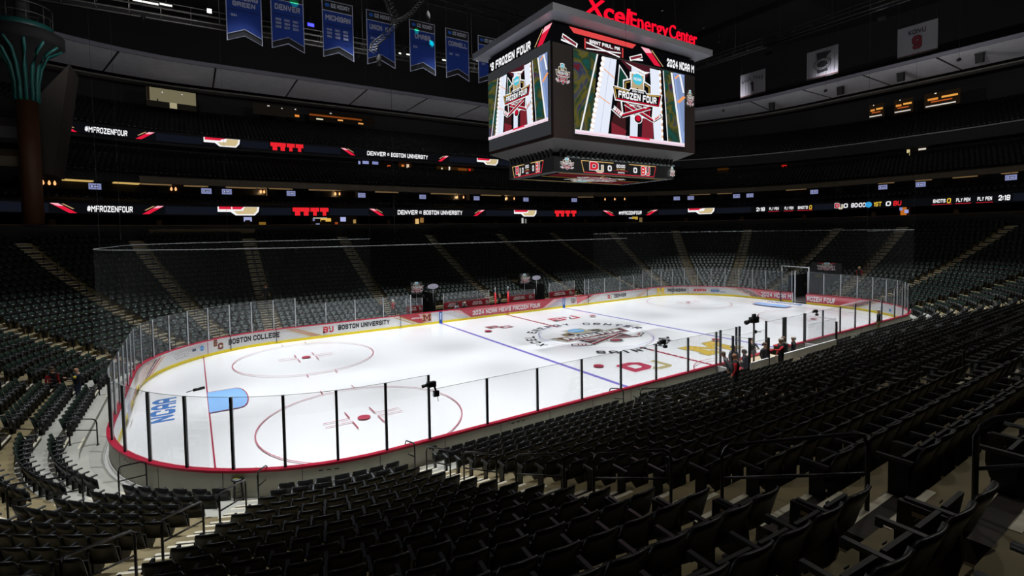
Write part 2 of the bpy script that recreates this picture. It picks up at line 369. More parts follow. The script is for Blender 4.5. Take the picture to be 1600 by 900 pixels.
def ringtext(txt, a0, a1, r, h, inner=False):
    chs = [c for c in txt]; n = len(chs)
    for i, c in enumerate(chs):
        if c == ' ': continue
        th = a0+(a1-a0)*(i+.5)/n; th = radians(th)
        if not inner: a.at(r*cos(th), r*sin(th), 1, rot=th-pi/2)
        else: a.at((r+h)*cos(th), (r+h)*sin(th), 1, rot=th+pi/2)
        a.text(c, 0, 0, h*(.25 if c == 'I' else .78), h, '#3c3b40', t=1.3, center=True)
ringtext('XCEL ENERGY CENTER', 184, -2, 4.9, .85); ringtext('SAINT PAUL', 226, 322, 4.9, .85, True)
a.at(0, 0)
a.build('ring_lettering', ICE)
a = Art(flat, lift=.0013, rough=.16)
a.at(-4.15, 7.95, 1.95, 1.7); team_bc(a, '#8a5560', '#b9b6b8'); a.at(3.3, 7.75, 3.3, 1.9); team_bu(a, '#c05a68')
a.at(-3.7, -8.2, 2.7, 2.2); team_du(a, '#b8405a', '#b9ad7c'); a.at(3.85, -7.75, 2.6, 2.3); block_m(a, '#d8b64a', '#c0b070'); a.at(0, 0)
a.build('team_mark', ICE)
a = Art(flat, lift=.0013, rough=.16)
a.at(-28.55, -1.75, 1, rot=pi/2).text('NCAA', 0, 0, 3.9, 1.05, '#4a7fc4', t=1.55); a.at(28.75, 1.9, 1, rot=-pi/2).text('NCAA', 0, 0, 3.6, 1.0, '#4a7fc4', t=1.55)
a.build('end_lettering', ICE)

# ------------------------------------------------------------------ the rink: boards and glass
CAP = 1.15
GATE = (21.95+13.4+4.42+.12, 21.95+13.4+4.42+1.6)          # open gate in the right end, as loop distance
LB = ringlen(*RB)
boards = thing('rink_boards', 'white rink boards with red cap rail, yellow kick strip, adverts and glass around the ice', 'rink boards')
WB = mat('#fbfbfc', .35); OUT = mat('#b9b6a6', .5, noise=.04, scale=1.5); YEL = mat('#f2d90e', .45); CAPM = mat('#b0203a', .35); DK = mat('#0c0c0d', .4)
mb = MB(); sweep(mb, RB, GATE[1], GATE[0]+LB, [(0, .02), (0, CAP-.04), (.13, CAP-.04), (.13, .1)], [WB, WB, OUT, WB], step=.7); mb.build('board_panel', boards)
mb = MB(); sweep(mb, RB, GATE[1], GATE[0]+LB, [(-.02, 0), (-.02, .2), (.0, .2), (.0, 0)], YEL, step=.7); mb.build('kick_strip', boards)
mb = MB(); sweep(mb, RB, GATE[1], GATE[0]+LB, [(-.03, CAP-.04), (-.03, CAP), (.2, CAP+.02), (.2, CAP-.06)], CAPM, step=.7, smooth=False); mb.build('cap_rail', boards)
mb = MB(); sweep(mb, off(RB, .15), LB*.5-20, LB-12, [(0, .1), (0, .26), (.03, .26), (.05, .17), (.13, .17), (.14, .22), (.17, .22), (.18, .1)], mat('#d8d8d4', .5), step=.7); mb.build('base_kerb', boards)
mb = MB()                                                   # joints and slots in the outer face
for s in np.arange(58, 135, 2.44):
    x, y, nx, ny = ring(*RB, s); M = Matrix(((-ny, nx, 0, x), (nx, ny, 0, y), (0, 0, 1, 0), (0, 0, 0, 1)))
    mb.box(-.008, .008, .128, .136, .12, CAP-.07, DK, M)
    if int(s/2.44) % 3 == 0:
        for q in (.5, .75, 1.0): mb.box(q, q+.14, .128, .136, .93, .96, DK, M)
mb.build('panel_joint', boards)
def bmap(u, v, z):
    x, y, nx, ny = ring(*RB, u); return x-nx*(z+.001), y-ny*(z+.001), v
a = Art(bmap, lift=.0015, slice_=.8, rough=.4)
DKT = '#1d1c20'
def slashes(x, d, cols=('#c8a878', '#8c2436', '#2c2224', '#c98a92')):
    for i, c in enumerate(cols): a.poly([(x+i*.42*d, CAP-.08), (x+i*.42*d+.16*d, CAP-.08), (x+i*.42*d+1.5*d+.1*d, .24), (x+i*.42*d+1.5*d-.12*d, .24)], c)
a.at(-26.35, .7, .62, .75); team_bc(a, '#6e1f30', '#b59a5e'); a.at(0, 0); a.text('BOSTON COLLEGE', -25.6, .5, 3.75, .42, DKT, t=1.5, slant=.05)
for i, c in enumerate(('#c7a35c', '#c78a92', '#c7a35c')): a.poly([(-21.4+i*.28, 1.05), (-21.25+i*.28, 1.05), (-19.1+i*.28, .24), (-19.4+i*.28, .24)], c)
a.at(-18.05, .66, .85, .62); team_bu(a); a.at(0, 0); a.text('BOSTON UNIVERSITY', -17.25, .5, 4.55, .42, DKT, t=1.5, slant=.05)
for i, c in enumerate(('#d6b890', '#c7a35c')): a.poly([(-12.4+i*.5, 1.05), (-12.15+i*.5, 1.05), (-10.2+i*.5, .24), (-10.5+i*.5, .24)], c)
a.poly([(-11.75, CAP-.06), (-8.6, CAP-.06), (-8.6, .3), (-9.6, .24)], '#d8a0a4'); a.poly([(-11.75, CAP-.06), (-9.9, CAP-.06), (-9.3, .28), (-9.75, .24)], '#b8333f'); a.text('HOSTED BY', -10.6, .68, 1.05, .13, WHT, t=1.6)
a.at(-9.05, .68, .55, .62); block_m(a, '#7a1f2e', '#d2a63c'); a.at(0, 0)
for x in (-7.62, 7.62): a.rect(x-.17, 0, x+.17, CAP-.05, '#1f5fae'); a.rect(x-.08, .35, x+.08, CAP-.15, '#cfe0f4')
for i in range(5): a.poly([(-7.1+i*.42, .9), (-7.04+i*.42, .9), (-5.5+i*.42, .28), (-5.6+i*.42, .28)], '#b9a9b6')
a.poly([(-6.4, CAP-.06), (7.4, CAP-.06), (4.9, .24), (-4.3, .24)], '#dfb3b4'); a.poly([(-5.6, CAP-.06), (6.2, CAP-.06), (4.6, .24), (-4.3, .24)], '#b23a48')
a.poly([(-4.0, 1.0), (3.4, 1.0), (3.0, .8), (-3.6, .8)], '#cf7d82')
a.text("2024 NCAA MEN'S FROZEN FOUR", -4.15, .4, 8.4, .45, WHT, t=1.45, slant=.05)
for i in range(4): a.poly([(6.9+i*.35, CAP-.1), (7.0+i*.35, CAP-.1), (5.3+i*.35, .28), (5.2+i*.35, .28)], '#a88ba6')
a.rect(-.15, .2, .15, .42, '#c02840')
a.at(8.95, .66, .4, .38); frozen_logo(a, txt=False); a.at(0, 0)
a.poly([(9.4, CAP-.06), (12.1, CAP-.06), (9.5, .26)], '#d8787c'); a.poly([(11.3, CAP-.06), (12.1, CAP-.06), (10.6, .6)], '#a83040')
for i in range(3): a.poly([(12.6+i*.25, CAP-.1), (12.7+i*.25, CAP-.1), (10.4+i*.25, .24), (10.2+i*.25, .24)], '#d8b8a8')
a.at(14.6, .62, .55, .5); team_du(a); a.at(0, 0); a.text('DENVER', 15.4, .45, 2.0, .4, DKT, t=1.5, slant=.05)
for i in range(2): a.poly([(21.3+i*.4, CAP-.08), (21.6+i*.4, CAP-.08), (19.6+i*.4, .26), (19.2+i*.4, .26)], '#e0c0ae')
a.at(23.6, .66, .8, .7); block_m(a, '#e2bb1e', '#e9d27a'); a.at(0, 0); a.text('MICHIGAN', 24.7, .46, 2.5, .42, DKT, t=1.5, slant=.05)
a.text('ESPN', 28.2, .5, 1.5, .3, '#c4293a', t=1.6, slant=.1); a.text('NCAA', 30.3, .46, 1.0, .32, '#2a6db2', t=1.6); a.text('.COM', 31.35, .46, .7, .1, '#2a6db2')
a.poly([(33.0, CAP-.06), (36.4, .24), (35.2, .24), (32.2, CAP-.06)], '#dcc4b4')
for i, c in enumerate(('#8c2436', '#2c2224', '#8c2436', '#c98a92')): a.poly([(33.3+i*.5, CAP-.1), (33.45+i*.5, CAP-.1), (35.6+i*.5, .26), (35.3+i*.5, .26)], c)
a.poly([(35.0, CAP-.06), (GATE[0]-.02, CAP-.06), (GATE[0]-.02, .24), (37.0, .24)], '#d07078'); a.poly([(36.0, .8), (GATE[0]-.02, .8), (GATE[0]-.02, .24), (37.0, .24)], '#b23a48')
a.text("2024 NCAA M", 36.35, .38, 3.45, .54, WHT, t=1.45, slant=.05)
a.poly([(GATE[1]+.02, CAP-.06), (47.0, CAP-.06), (44.7, .24), (GATE[1]+.02, .24)], '#d07078'); a.poly([(GATE[1]+.02, .7), (45.6, .7), (44.7, .24), (GATE[1]+.02, .24)], '#b23a48')
a.text('ROZEN FOUR', 41.5, .38, 2.85, .54, WHT, t=1.45, slant=.05)
for i, c in enumerate(('#c98a92', '#8c2436', '#2c2224', '#c7a878')): a.poly([(47.3+i*.4, CAP-.1), (47.5+i*.4, CAP-.1), (45.4+i*.4, .26), (45.1+i*.4, .26)], c)
a.disc(49.3, .62, .16, '#4b8fd0'); a.disc(50.5, .6, .16, '#2f7cc8'); a.disc(47.9, .62, .14, '#b8b8bc')
a.font('Olympic', -30.15, .62, 1.35, .26, '#b4b4b8'); a.rect(-30.0, .5, -28.9, .54, '#a8a8ae')
a.rect(-28.55, .68, -28.25, .86, '#46506a'); a.disc(-27.75, .74, .17, '#2f86cf'); a.text('NCAA', -27.9, .7, .3, .08, WHT)
for i, c in enumerate(('#dcb49c', '#a8485a', '#4c3038', '#dcb8b0', '#e4ccc0')): a.poly([(-31.3-i*.45, CAP-.1), (-31.0-i*.45, CAP-.1), (-32.6-i*.5, .26), (-32.95-i*.5, .26)], c)
a.poly([(-36.0, CAP-.06), (-33.2, CAP-.06), (-35.0, .3), (-36.0, .3)], '#e4d0cc'); a.text('NCAA', -39.4, .5, 1.9, .42, '#a04058', t=1.6)
a.rect(-41.6, .3, -40.4, CAP-.1, '#c9c2ce')
a.rect(-27.33, .2, -27.28, CAP-.06, '#a03048'); a.rect(27.45, .2, 27.49, CAP-.06, '#3a3438')
a.build('advert_panel', boards)
# posts and panes; loop distance of every post along the boards
near = lambda x: 21.95+13.4+8.84+13.4+(21.95-x)
GP = [(-20.6, 3.5), (-18.2, 2.95), (-15.74, 2.95), (-13.22, 2.95), (-10.6, 2.95)]
GR = [(10.8, 2.95), (11.4, 2.95), (13.96, 2.95), (16.54, 2.95), (19.0, 2.95), (20.6, 3.5)]
s = 20.6
while s+1.6 < GATE[0]: s += 1.62; GR.append((s, 3.5))
GR[-1] = (GATE[0]-.1, 3.6); GR2 = [(GATE[1]+.1, 3.6)]; s = GATE[1]+.1
end_near = near(20.25)
nstep = round((end_near-s)/1.62)
for i in range(1, nstep+1): GR2.append((s+(end_near-s)*i/nstep, 3.5))
GR2 += [(near(x), 2.95) for x in (17.8, 15.65, 13.25, 10.92, 8.45, 6.1)]
GN = [(near(x), 2.95) for x in (-3.45, -5.87, -8.35, -10.8, -13.22, -15.66, -18.09)]+[(near(-20.53), 3.5)]
s0, s1 = near(-20.53), LB-22.23; nstep = round((s1-s0)/1.63)
GN += [(s0+(s1-s0)*i/nstep, 3.5) for i in range(1, nstep+1)]+[(LB-20.6, 3.5)]
GLASS = film('rink_glass', '#cfd8de', .13, gloss=.12); PD = mat('#17181a', .35, metal=.3); PL = mat('#c9ccd0', .35, metal=.2)  # pale diffuse share of the glass stands in for grey reflection and haze
EDGE = mat('#8c9490', .2)
glass = thing('rink_glass', 'clear glass panes in slim posts standing on the rink boards', 'glass')
def pane(P, sa, sb, z0, z1, parent, t=.012, o=.07, mt=None):
    n = max(1, int(abs(sb-sa)/.5)) if True else 1
    for_mb = MB(); sweep(for_mb, P, sa+.03, sb-.03, [(o, z0), (o, z1)], mt or GLASS, step=.55, caps=False)
    # one skin only
    k = len(for_mb.f)//2; for_mb.f = for_mb.f[:k]; for_mb.m = for_mb.m[:k]; for_mb.sm = for_mb.sm[:k]
    sweep(for_mb, P, sa+.03, sb-.03, [(o-.005, z1-.012), (o-.005, z1), (o+.005, z1), (o+.005, z1-.012)], EDGE, step=.55)
    return for_mb.build('glass_pane', parent)
def post(P, s, z0, z1, m, parent, o=.07, w=.035):
    x, y, nx, ny = ring(*P, s); M = Matrix(((-ny, nx, 0, x), (nx, ny, 0, y), (0, 0, 1, 0), (0, 0, 0, 1)))
    q = MB(); q.box(-w, w, o-.035, o+.035, z0, z1, m, M); return q.build('glass_post', parent)
for seq in ([(s % LB, z) for s, z in GN]+[(LB+s, z) for s, z in GP], GR, GR2):
    if seq[0][0] > 20 and seq is not GR and seq is not GR2: seq = [(s if s > 50 else s+LB, z) for s, z in seq]
    seq = sorted(set(seq))
    for i, (s, z) in enumerate(seq):
        # bare aluminium inside, dark outside cover: each post is two slim halves
        x, y, nx, ny = ring(*RB, s); M = Matrix(((-ny, nx, 0, x), (nx, ny, 0, y), (0, 0, 1, 0), (0, 0, 0, 1)))
        q = MB(); q.box(-.033, .033, .03, .065, CAP, z, PL, M); q.box(-.042, .042, .065, .12, CAP, z, PD, M); q.build('glass_post', glass)
        if i+1 < len(seq) and seq[i+1][0]-s < 4: pane(RB, s, seq[i+1][0], CAP, min(z, seq[i+1][1]) if abs(z-seq[i+1][1]) > .3 else z, glass)
# frame of the open gate in the right end, safety bar and swung door
g = thing('gate_frame', 'white pipe frame over the open gate at the far end of the ice', 'gate frame')
PW = mat('#d4d6d8', .4); mb = MB()
for y in (1.15, -1.75): mb.tube([(30.62, y, .0 if y > 0 else .2), (30.62, y, 4.15)], .05, PW)
mb.tube([(30.62, 1.15, 4.15), (30.62, -1.75, 4.05)], .05, PW); mb.build('frame_pipe', g)
mb = MB(); mb.box(30.3, 30.42, 1.05, 1.2, 0, 3.5, mat('#3a3d40', .4)); mb.box(30.6, 30.66, -.36, -.24, 0, 3.6, PW); mb.build('gate_post', g)

# ------------------------------------------------------------------ lower stand: concrete treads
SP = (31.6, 13.26, 9.5); T = .86; NR = 23
fz = lambda k: .35+.247*k+.00525*k*k
CON = mat('#7c7050', .75, noise=.22, scale=1.3, bump=.15); CON2 = mat('#a7a79e', .6, noise=.12, scale=.7)
CUTS = [(-8.65, -7.2, 13, 20.1, 8), (4.95, 6.5, 13, 20.1, 8), (-10.6, 10.6, 12.9, 15.0, 2), (-3.6, 5.9, -15.0, -12.9, 2), (31, 39.3, -2.1, 1.3, 8), (-7.2, 4.95, 12.9, 15.9, 3)]
def cut(x, y, k): return any(a <= x <= b and c <= y <= d and k < n for a, b, c, d, n in CUTS)
def loop_s(d, st):                                          # station -> loop distance at offset d
    P = off(SP, d); Xc, Yc, R = P[0]-P[2], P[1]-P[2], P[2]; A = R*pi/2; kind, v = st
    if kind == 'far': return v if v >= 0 else ringlen(*P)+v
    if kind == 'TR': return Xc+R*radians(90-v)
    if kind == 'right': return Xc+A+(Yc-v)
    if kind == 'BR': return Xc+A+2*Yc+R*radians(v)
    if kind == 'near': return Xc+A+2*Yc+A+(Xc-v)
    if kind == 'BL': return 3*Xc+2*A+2*Yc+R*radians(90-v)
    if kind == 'left': return 3*Xc+3*A+2*Yc+(v+Yc)
    if kind == 'TL': return 3*Xc+3*A+4*Yc+R*radians(v)
AISLES = [('far', -.05, 'centre far stairs'), ('far', 11.2, 'far stairs right of centre'), ('far', 21.2, 'far stairs before the corner'),
          ('TR', 68.5, 'first far corner stairs'), ('TR', 46.5, 'middle far corner stairs'), ('TR', 24.3, 'last far corner stairs'), ('right', 3.7, 'end stairs left of the tunnel'),
          ('right', -3.7, 'end stairs right of the tunnel'), ('BR', 21, 'first right corner stairs'), ('BR', 46.5, 'middle right corner stairs'), ('BR', 68.5, 'last right corner stairs'),
          ('near', 21.3, 'near stairs at the right end'), ('near', 10.8, 'near stairs right of penalty box'), ('near', -.2, 'stairs behind the penalty box'), ('near', -11.3, 'near stairs left of penalty box'),
          ('near', -21.37, 'front stairs'), ('BL', 66, 'corner stairs'), ('BL', 39, 'left corner stairs'),
          ('left', -3.7, 'left end stairs'), ('left', 3.7, 'left end stairs by the people'), ('TL', 28, 'left far stairs'), ('TL', 52, 'far left corner stairs'), ('TL', 69, 'far corner stairs'),
          ('far', -22.1, 'far stairs behind the goal circle'), ('far', -11.7, 'far stairs left of the benches')]
mb = MB(); i1, i2 = CON, CON2
for k in range(NR):
    P0 = off(SP, T*k); P1 = off(SP, T*(k+1)); z = fz(k); zb = fz(k-1) if k else .15; n = int(ringlen(*P0)/.55); l0, l1 = ringlen(*P0), ringlen(*P1)
    prev = None
    for i in range(n+1):
        # equal angular stations: use the seg fractions of the SP loop
        f = i/n; s = f*ringlen(*SP); x, y, nx, ny = ring(*SP, s)
        cur = (x+nx*T*k, y+ny*T*k, x+nx*T*(k+1), y+ny*T*(k+1))
        if prev is not None:
            mx, my = (prev[0]+cur[0]+prev[2]+cur[2])/4, (prev[1]+cur[1]+prev[3]+cur[3])/4
            if not cut(mx, my, k):
                mm = CON2 if k < 2 else CON
                mb.add([(prev[0], prev[1], z), (cur[0], cur[1], z), (cur[2], cur[3], z), (prev[2], prev[3], z)], [(0, 3, 2, 1)], mm)
                mb.add([(prev[0], prev[1], zb), (cur[0], cur[1], zb), (cur[0], cur[1], z), (prev[0], prev[1], z)], [(0, 1, 2, 3)], mm)
        prev = cur
STAND = struct(mb.build('floor_lower_stand')); STAND['label'] = 'stepped concrete tiers of the lower stand'
ZT = fz(NR-1)
mb = MB(); sweep(mb, RB, 0, LB, [(.12, .1), (.12, .15), (9.5, .15), (9.5, .1)], CON2, step=.8); struct(mb.build('floor_rinkside'))
# stairs: half steps and pale nosings in each aisle
NOSE = mat('#cfc9b4', .6, noise=.12, scale=9.); nose = MB(); half = MB(); TREAD = mat('#2c2622', .8, noise=.2, scale=6)
for kind, v, nm in AISLES:
    for k in range(NR):
        for o, zz, zb in ((T*k, fz(k), None), (T*(k+1)-.38, (fz(k)+fz(k+1))/2, fz(k))):
            if k == NR-1 and zb is not None: continue
            P = off(SP, o); s = loop_s(o, (kind, v)); x, y, nx, ny = ring(*P, s)
            if cut(x, y, k) or cut(x+nx*.3, y+ny*.3, k): continue
            M = Matrix(((-ny, nx, 0, x), (nx, ny, 0, y), (0, 0, 1, 0), (0, 0, 0, 1)))
            if zb is not None: half.box(-.6, .6, 0, .38, zb-.02, zz, TREAD, M)
            nose.box(-.6, .6, -.004, .075, zz, zz+.006, NOSE, M); nose.box(-.6, .6, -.006, .0, zz-.035, zz+.006, NOSE, M)
half.build('stair_step', STAND); q = nose.build('stair_nosing', STAND); q['label'] = 'pale painted stair edges'
# tunnel walls
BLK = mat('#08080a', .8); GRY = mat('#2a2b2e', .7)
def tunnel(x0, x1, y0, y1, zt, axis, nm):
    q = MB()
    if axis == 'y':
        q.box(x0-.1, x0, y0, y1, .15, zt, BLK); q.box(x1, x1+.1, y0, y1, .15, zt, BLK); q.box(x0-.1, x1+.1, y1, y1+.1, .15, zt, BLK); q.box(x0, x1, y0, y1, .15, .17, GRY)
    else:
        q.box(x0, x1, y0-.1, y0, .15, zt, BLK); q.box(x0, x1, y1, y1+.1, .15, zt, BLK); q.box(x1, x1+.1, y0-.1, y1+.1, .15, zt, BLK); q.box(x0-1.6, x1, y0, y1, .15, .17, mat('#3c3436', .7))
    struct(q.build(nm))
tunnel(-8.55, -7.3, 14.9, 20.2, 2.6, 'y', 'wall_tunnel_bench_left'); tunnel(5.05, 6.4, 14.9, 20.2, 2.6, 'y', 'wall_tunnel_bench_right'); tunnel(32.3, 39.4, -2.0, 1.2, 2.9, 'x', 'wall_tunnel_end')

# ------------------------------------------------------------------ seats
SEATK = mat('#101211', .38, noise=.15, scale=3.); SEATG = mat('#15261d', .5, spec=.35, noise=.2, scale=2.); ARM = mat('#0b0b0c', .3); ARMT = mat('#4b4e50', .28); METAL = mat('#1b1c1e', .4, metal=.6)
def seat_parts(nx, nz, fine):
    P = {}
    # backrest: curved shell with rolled top
    wd = .235; fr = []; bk = []
    for j in range(nz+1):
        t = j/nz
        for i in range(nx+1):
            u = -1+2*i/nx; x = u*wd*(1-.10*max(0, t-.8)/.2*(abs(u) > .95)); z = .40+.46*t-(.03*abs(u)**3 if t > .99 else 0)
            y = .05-.13*t-.055*(1-u*u)*(.4+.6*t)
            fr.append((x, y, z)); bk.append((x, y-.028, z-.004))
    W = nx+1; vs = fr+bk; N = len(fr); fs = []
    for j in range(nz):
        for i in range(nx):
            a_, b_, c_, d_ = j*W+i, j*W+i+1, (j+1)*W+i+1, (j+1)*W+i
            fs.append((a_, d_, c_, b_)); fs.append((N+a_, N+b_, N+c_, N+d_))
    for i in range(nx):
        fs.append((i, i+1, N+i+1, N+i)); t0 = nz*W+i; fs.append((t0, N+t0, N+t0+1, t0+1))
    for j in range(nz):
        fs.append((j*W, N+j*W, N+(j+1)*W, (j+1)*W)); e = j*W+nx; fs.append((e, e+W, N+e+W, N+e))
    P['backrest'] = (vs, fs, [0 if q < 2*nx*nz and q % 2 == 0 else 1 for q in range(len(fs))])
    def bx(q, x0, x1, y0, y1, z0, z1, sh=0.):
        b = len(q[0]); q[0].extend([(x, y+(z-z0)*sh, z) for z in (z0, z1) for y in (y0, y1) for x in (x0, x1)])
        q[1].extend([tuple(b+i for i in f) for f in [(0, 2, 3, 1), (4, 5, 7, 6), (0, 1, 5, 4), (2, 6, 7, 3), (0, 4, 6, 2), (1, 3, 7, 5)]])
    q = ([], []); bx(q, -.205, .205, .13, .165, .34, .655, -.15)
    if fine: bx(q, -.17, .17, .165, .175, .37, .62, -.15); bx(q, -.03, .03, .175, .18, .585, .605, -.15)
    P['seat_pan'] = q
    q = ([], []); bx(q, -.275, -.225, -.01, .34, .60, .64)
    if fine: bx(q, -.27, -.23, .3, .345, .56, .60)
    P['armrest'] = (q[0], q[1]) if fine else (q[0], q[1], [2]*len(q[1]))
    q = ([], []); bx(q, -.265, -.235, .03, .22, 0.0, .60)
    if fine: bx(q, -.30, -.20, .0, .26, 0, .02)
    P['support'] = q
    return P
def seat_mesh(name, part, m):
    me = bpy.data.meshes.new(name); me.from_pydata([tuple(v) for v in part[0]], [], part[1])
    if len(part) > 2: me.materials.append(SEATG); me.materials.append(m); me.polygons.foreach_set('material_index', part[2])
    else: me.materials.append(m)
    if name == 'backrest':
        for p in me.polygons: p.use_smooth = len(p.vertices) == 4
    me.update(); return me
FINE = seat_parts(8, 4, True); FM = {k: seat_mesh(k, v, {'backrest': SEATK, 'seat_pan': mat('#0e120f', .55, spec=.3), 'armrest': mat('#25272a', .28), 'support': METAL}[k]) for k, v in FINE.items()}
pe = MB(); pe.box(-.03, .03, -.03, .36, .1, .6, ARM); pe.cone((0, .165, .04), [(.0, 0), (.02, 0)], ARM, 4)
END_ME = bpy.data.meshes.new('end_panel'); vs = []
prof = [(-.02, .62), (-.04, .3), (.0, .14), (.08, .08), (.26, .08), (.34, .14), (.38, .3), (.37, .62)]
END_ME.from_pydata([(-.03, y, z) for y, z in prof]+[(.03, y, z) for y, z in prof], [], [tuple(range(8))[::-1], tuple(range(8, 16))]+[(i, (i+1) % 8, 8+(i+1) % 8, 8+i) for i in range(8)]); END_ME.materials.append(ARM); END_ME.update()
q = MB(); n = 14
q.add([(0, .17+.045*cos(2*pi*i/n), .47+.035*sin(2*pi*i/n)) for i in range(n)]+[(.008, .17+.045*cos(2*pi*i/n), .47+.035*sin(2*pi*i/n)) for i in range(n)], [tuple(range(n)), tuple(range(2*n-1, n-1, -1))]+[(i, (i+1) % n, n+(i+1) % n, n+i) for i in range(n)], mat('#8f9398', .4)); t_ = q.build('badge'); BADGE_ME = t_.data; bpy.data.objects.remove(t_)
q = MB(); q.box(0, .008, .12, .27, .53, .565, mat('#7a6a48', .5)); t_ = q.build('number_plate'); PLATE_ME = t_.data; bpy.data.objects.remove(t_)

SEATS = []   # x, y, z, angle, row, number from the aisle, aisle index, side, end flags
camv = Vector(CAMP)
def cam_px(p):
    d = Vector(p)-camv; c = d.dot(fw)
    return (c, 772.63+FPX*d.dot(r2)/c if c > .05 else 9999, 394.6-FPX*d.dot(u2)/c if c > .05 else 9999)
NA = len(AISLES)
for k in range(NR):
    d = T*k+.70; P = off(SP, d); LL = ringlen(*P)
    ss = [loop_s(d, (a_[0], a_[1])) for a_ in AISLES]
    for i in range(NA):
        s0, s1 = ss[i]+.66, ss[(i+1) % NA]-.66
        if s1 < s0: s1 += LL
        if s1-s0 > LL*.6: continue
        ln = s1-s0; n = int(ln/.51)
        if n < 1: continue
        sp = ln/n
        for j in range(n):
            x, y, nx, ny = ring(*P, s0+sp*(j+.5))
            if cut(x, y, k): continue
            z = fz(k); c, px, py = cam_px((x, y, z+.8))
            dd = hypot(x-CAMP[0], y-CAMP[1])
            if c < -.3 or (c < 1.2 and dd > 6) or (c > 0 and abs((px-772)/FPX) > 1.75 and dd > 4): continue
            if dd < .75: continue
            SEATS.append((x, y, z, atan2(-nx, ny) + pi, k, j, n, i, c, px, py, dd))
vis = [q for q in SEATS if q[8] > .9 and -30 < q[9] < 1630 and q[10] < 960]
vis.sort(key=lambda q: q[11]); HERO = set(id(q) for q in vis[:300])
ORD = ['front', 'second', 'third', 'fourth', 'fifth', 'sixth', 'seventh', 'eighth', 'ninth', 'tenth', 'eleventh', 'twelfth', 'thirteenth', 'fourteenth', 'fifteenth', 'sixteenth', 'seventeenth', 'eighteenth', 'nineteenth', 'twentieth']+['%dst' % i if i % 10 == 1 else '%dnd' % i if i % 10 == 2 else '%drd' % i if i % 10 == 3 else '%dth' % i for i in range(21, 60)]
def child(me, name, root):
    o = bpy.data.objects.new(name, me); COL.objects.link(o); o.parent = root; return o
mid = []
for q in SEATS:
    x, y, z, ang, k, j, n, ai, c, px, py, dd = q
    if id(q) in HERO:
        # walking clockwise seen from the ice means right-to-left for a viewer behind near-side rows
        m_ = n-1-j
        if j <= m_: nmb, side, an = j, 'left of', AISLES[ai][2]
        else: nmb, side, an = m_, 'right of', AISLES[(ai+1) % NA][2]
        lab = 'black folding seat, %s row up, %s %s the %s' % ('first' if k == 0 else ORD[k], 'first' if nmb == 0 else ORD[nmb], side, an)
        root = thing('stadium_seat', lab, 'seat', (x, y, z), ang, 'black stadium seats nearest the camera')
        child(FM['backrest'], 'backrest', root); child(FM['seat_pan'], 'seat_pan', root); child(FM['armrest'], 'armrest', root); child(FM['support'], 'support', root)
        for e, sg in ((j == 0, -1), (j == n-1, 1)):
            if e:
                E_ = child(END_ME, 'end_panel', root); E_.location = (sg*.285, 0, 0)
                b_ = child(BADGE_ME, 'badge', E_); b_.location = (.03 if sg > 0 else -.038, 0, 0); b_['label'] = 'round grey badge'
                b_ = child(PLATE_ME, 'number_plate', E_); b_.location = (.03 if sg > 0 else -.038, 0, 0)
                if sg > 0: A_ = child(FM['armrest'], 'armrest', root); A_.location = (.53, 0, 0)
    else: mid.append(q)
def mass(seats, name, m1, parts, label):
    V = np.concatenate([np.array(p[0], float) for p in parts]); F = []; b = 0; MI = []
    for p in parts:
        F += [tuple(b+i for i in f) for f in p[1]]; b += len(p[0]); MI += list(p[2]) if len(p) > 2 else [1]*len(p[1])
    A_ = np.array([[s[0], s[1], s[2], s[3]] for s in seats]); ca, sa = np.cos(A_[:, 3]), np.sin(A_[:, 3])
    X = V[None, :, 0]*ca[:, None]-V[None, :, 1]*sa[:, None]+A_[:, 0, None]; Y = V[None, :, 0]*sa[:, None]+V[None, :, 1]*ca[:, None]+A_[:, 1, None]; Z = V[None, :, 2]+A_[:, 2, None]
    co = np.stack([X, Y, Z], -1).reshape(-1); F = np.array(F); nv = len(V); fi = (F[None]+np.arange(len(seats))[:, None, None]*nv).reshape(-1)
    me = bpy.data.meshes.new(name); me.vertices.add(len(co)//3); me.vertices.foreach_set('co', co.astype(np.float32))
    nf = len(seats)*len(F); me.loops.add(nf*4); me.loops.foreach_set('vertex_index', fi.astype(np.int32)); me.polygons.add(nf)
    me.polygons.foreach_set('loop_start', np.arange(nf, dtype=np.int32)*4); me.materials.append(m1); me.materials.append(SEATK); me.materials.append(ARMT); me.polygons.foreach_set('material_index', np.tile(np.array(MI, dtype=np.int32), len(seats))); me.update(calc_edges=True); me.validate()
    o = bpy.data.objects.new(name, me); COL.objects.link(o)
    return tag(o, label, 'seats', kind='stuff')
MID = seat_parts(4, 1, False)
mass(mid, 'stand_seating', SEATG, list(MID.values()), 'long curved rows of dark folding seats filling the lower stand around the rink')
print('SEATS', len(SEATS), len(mid))
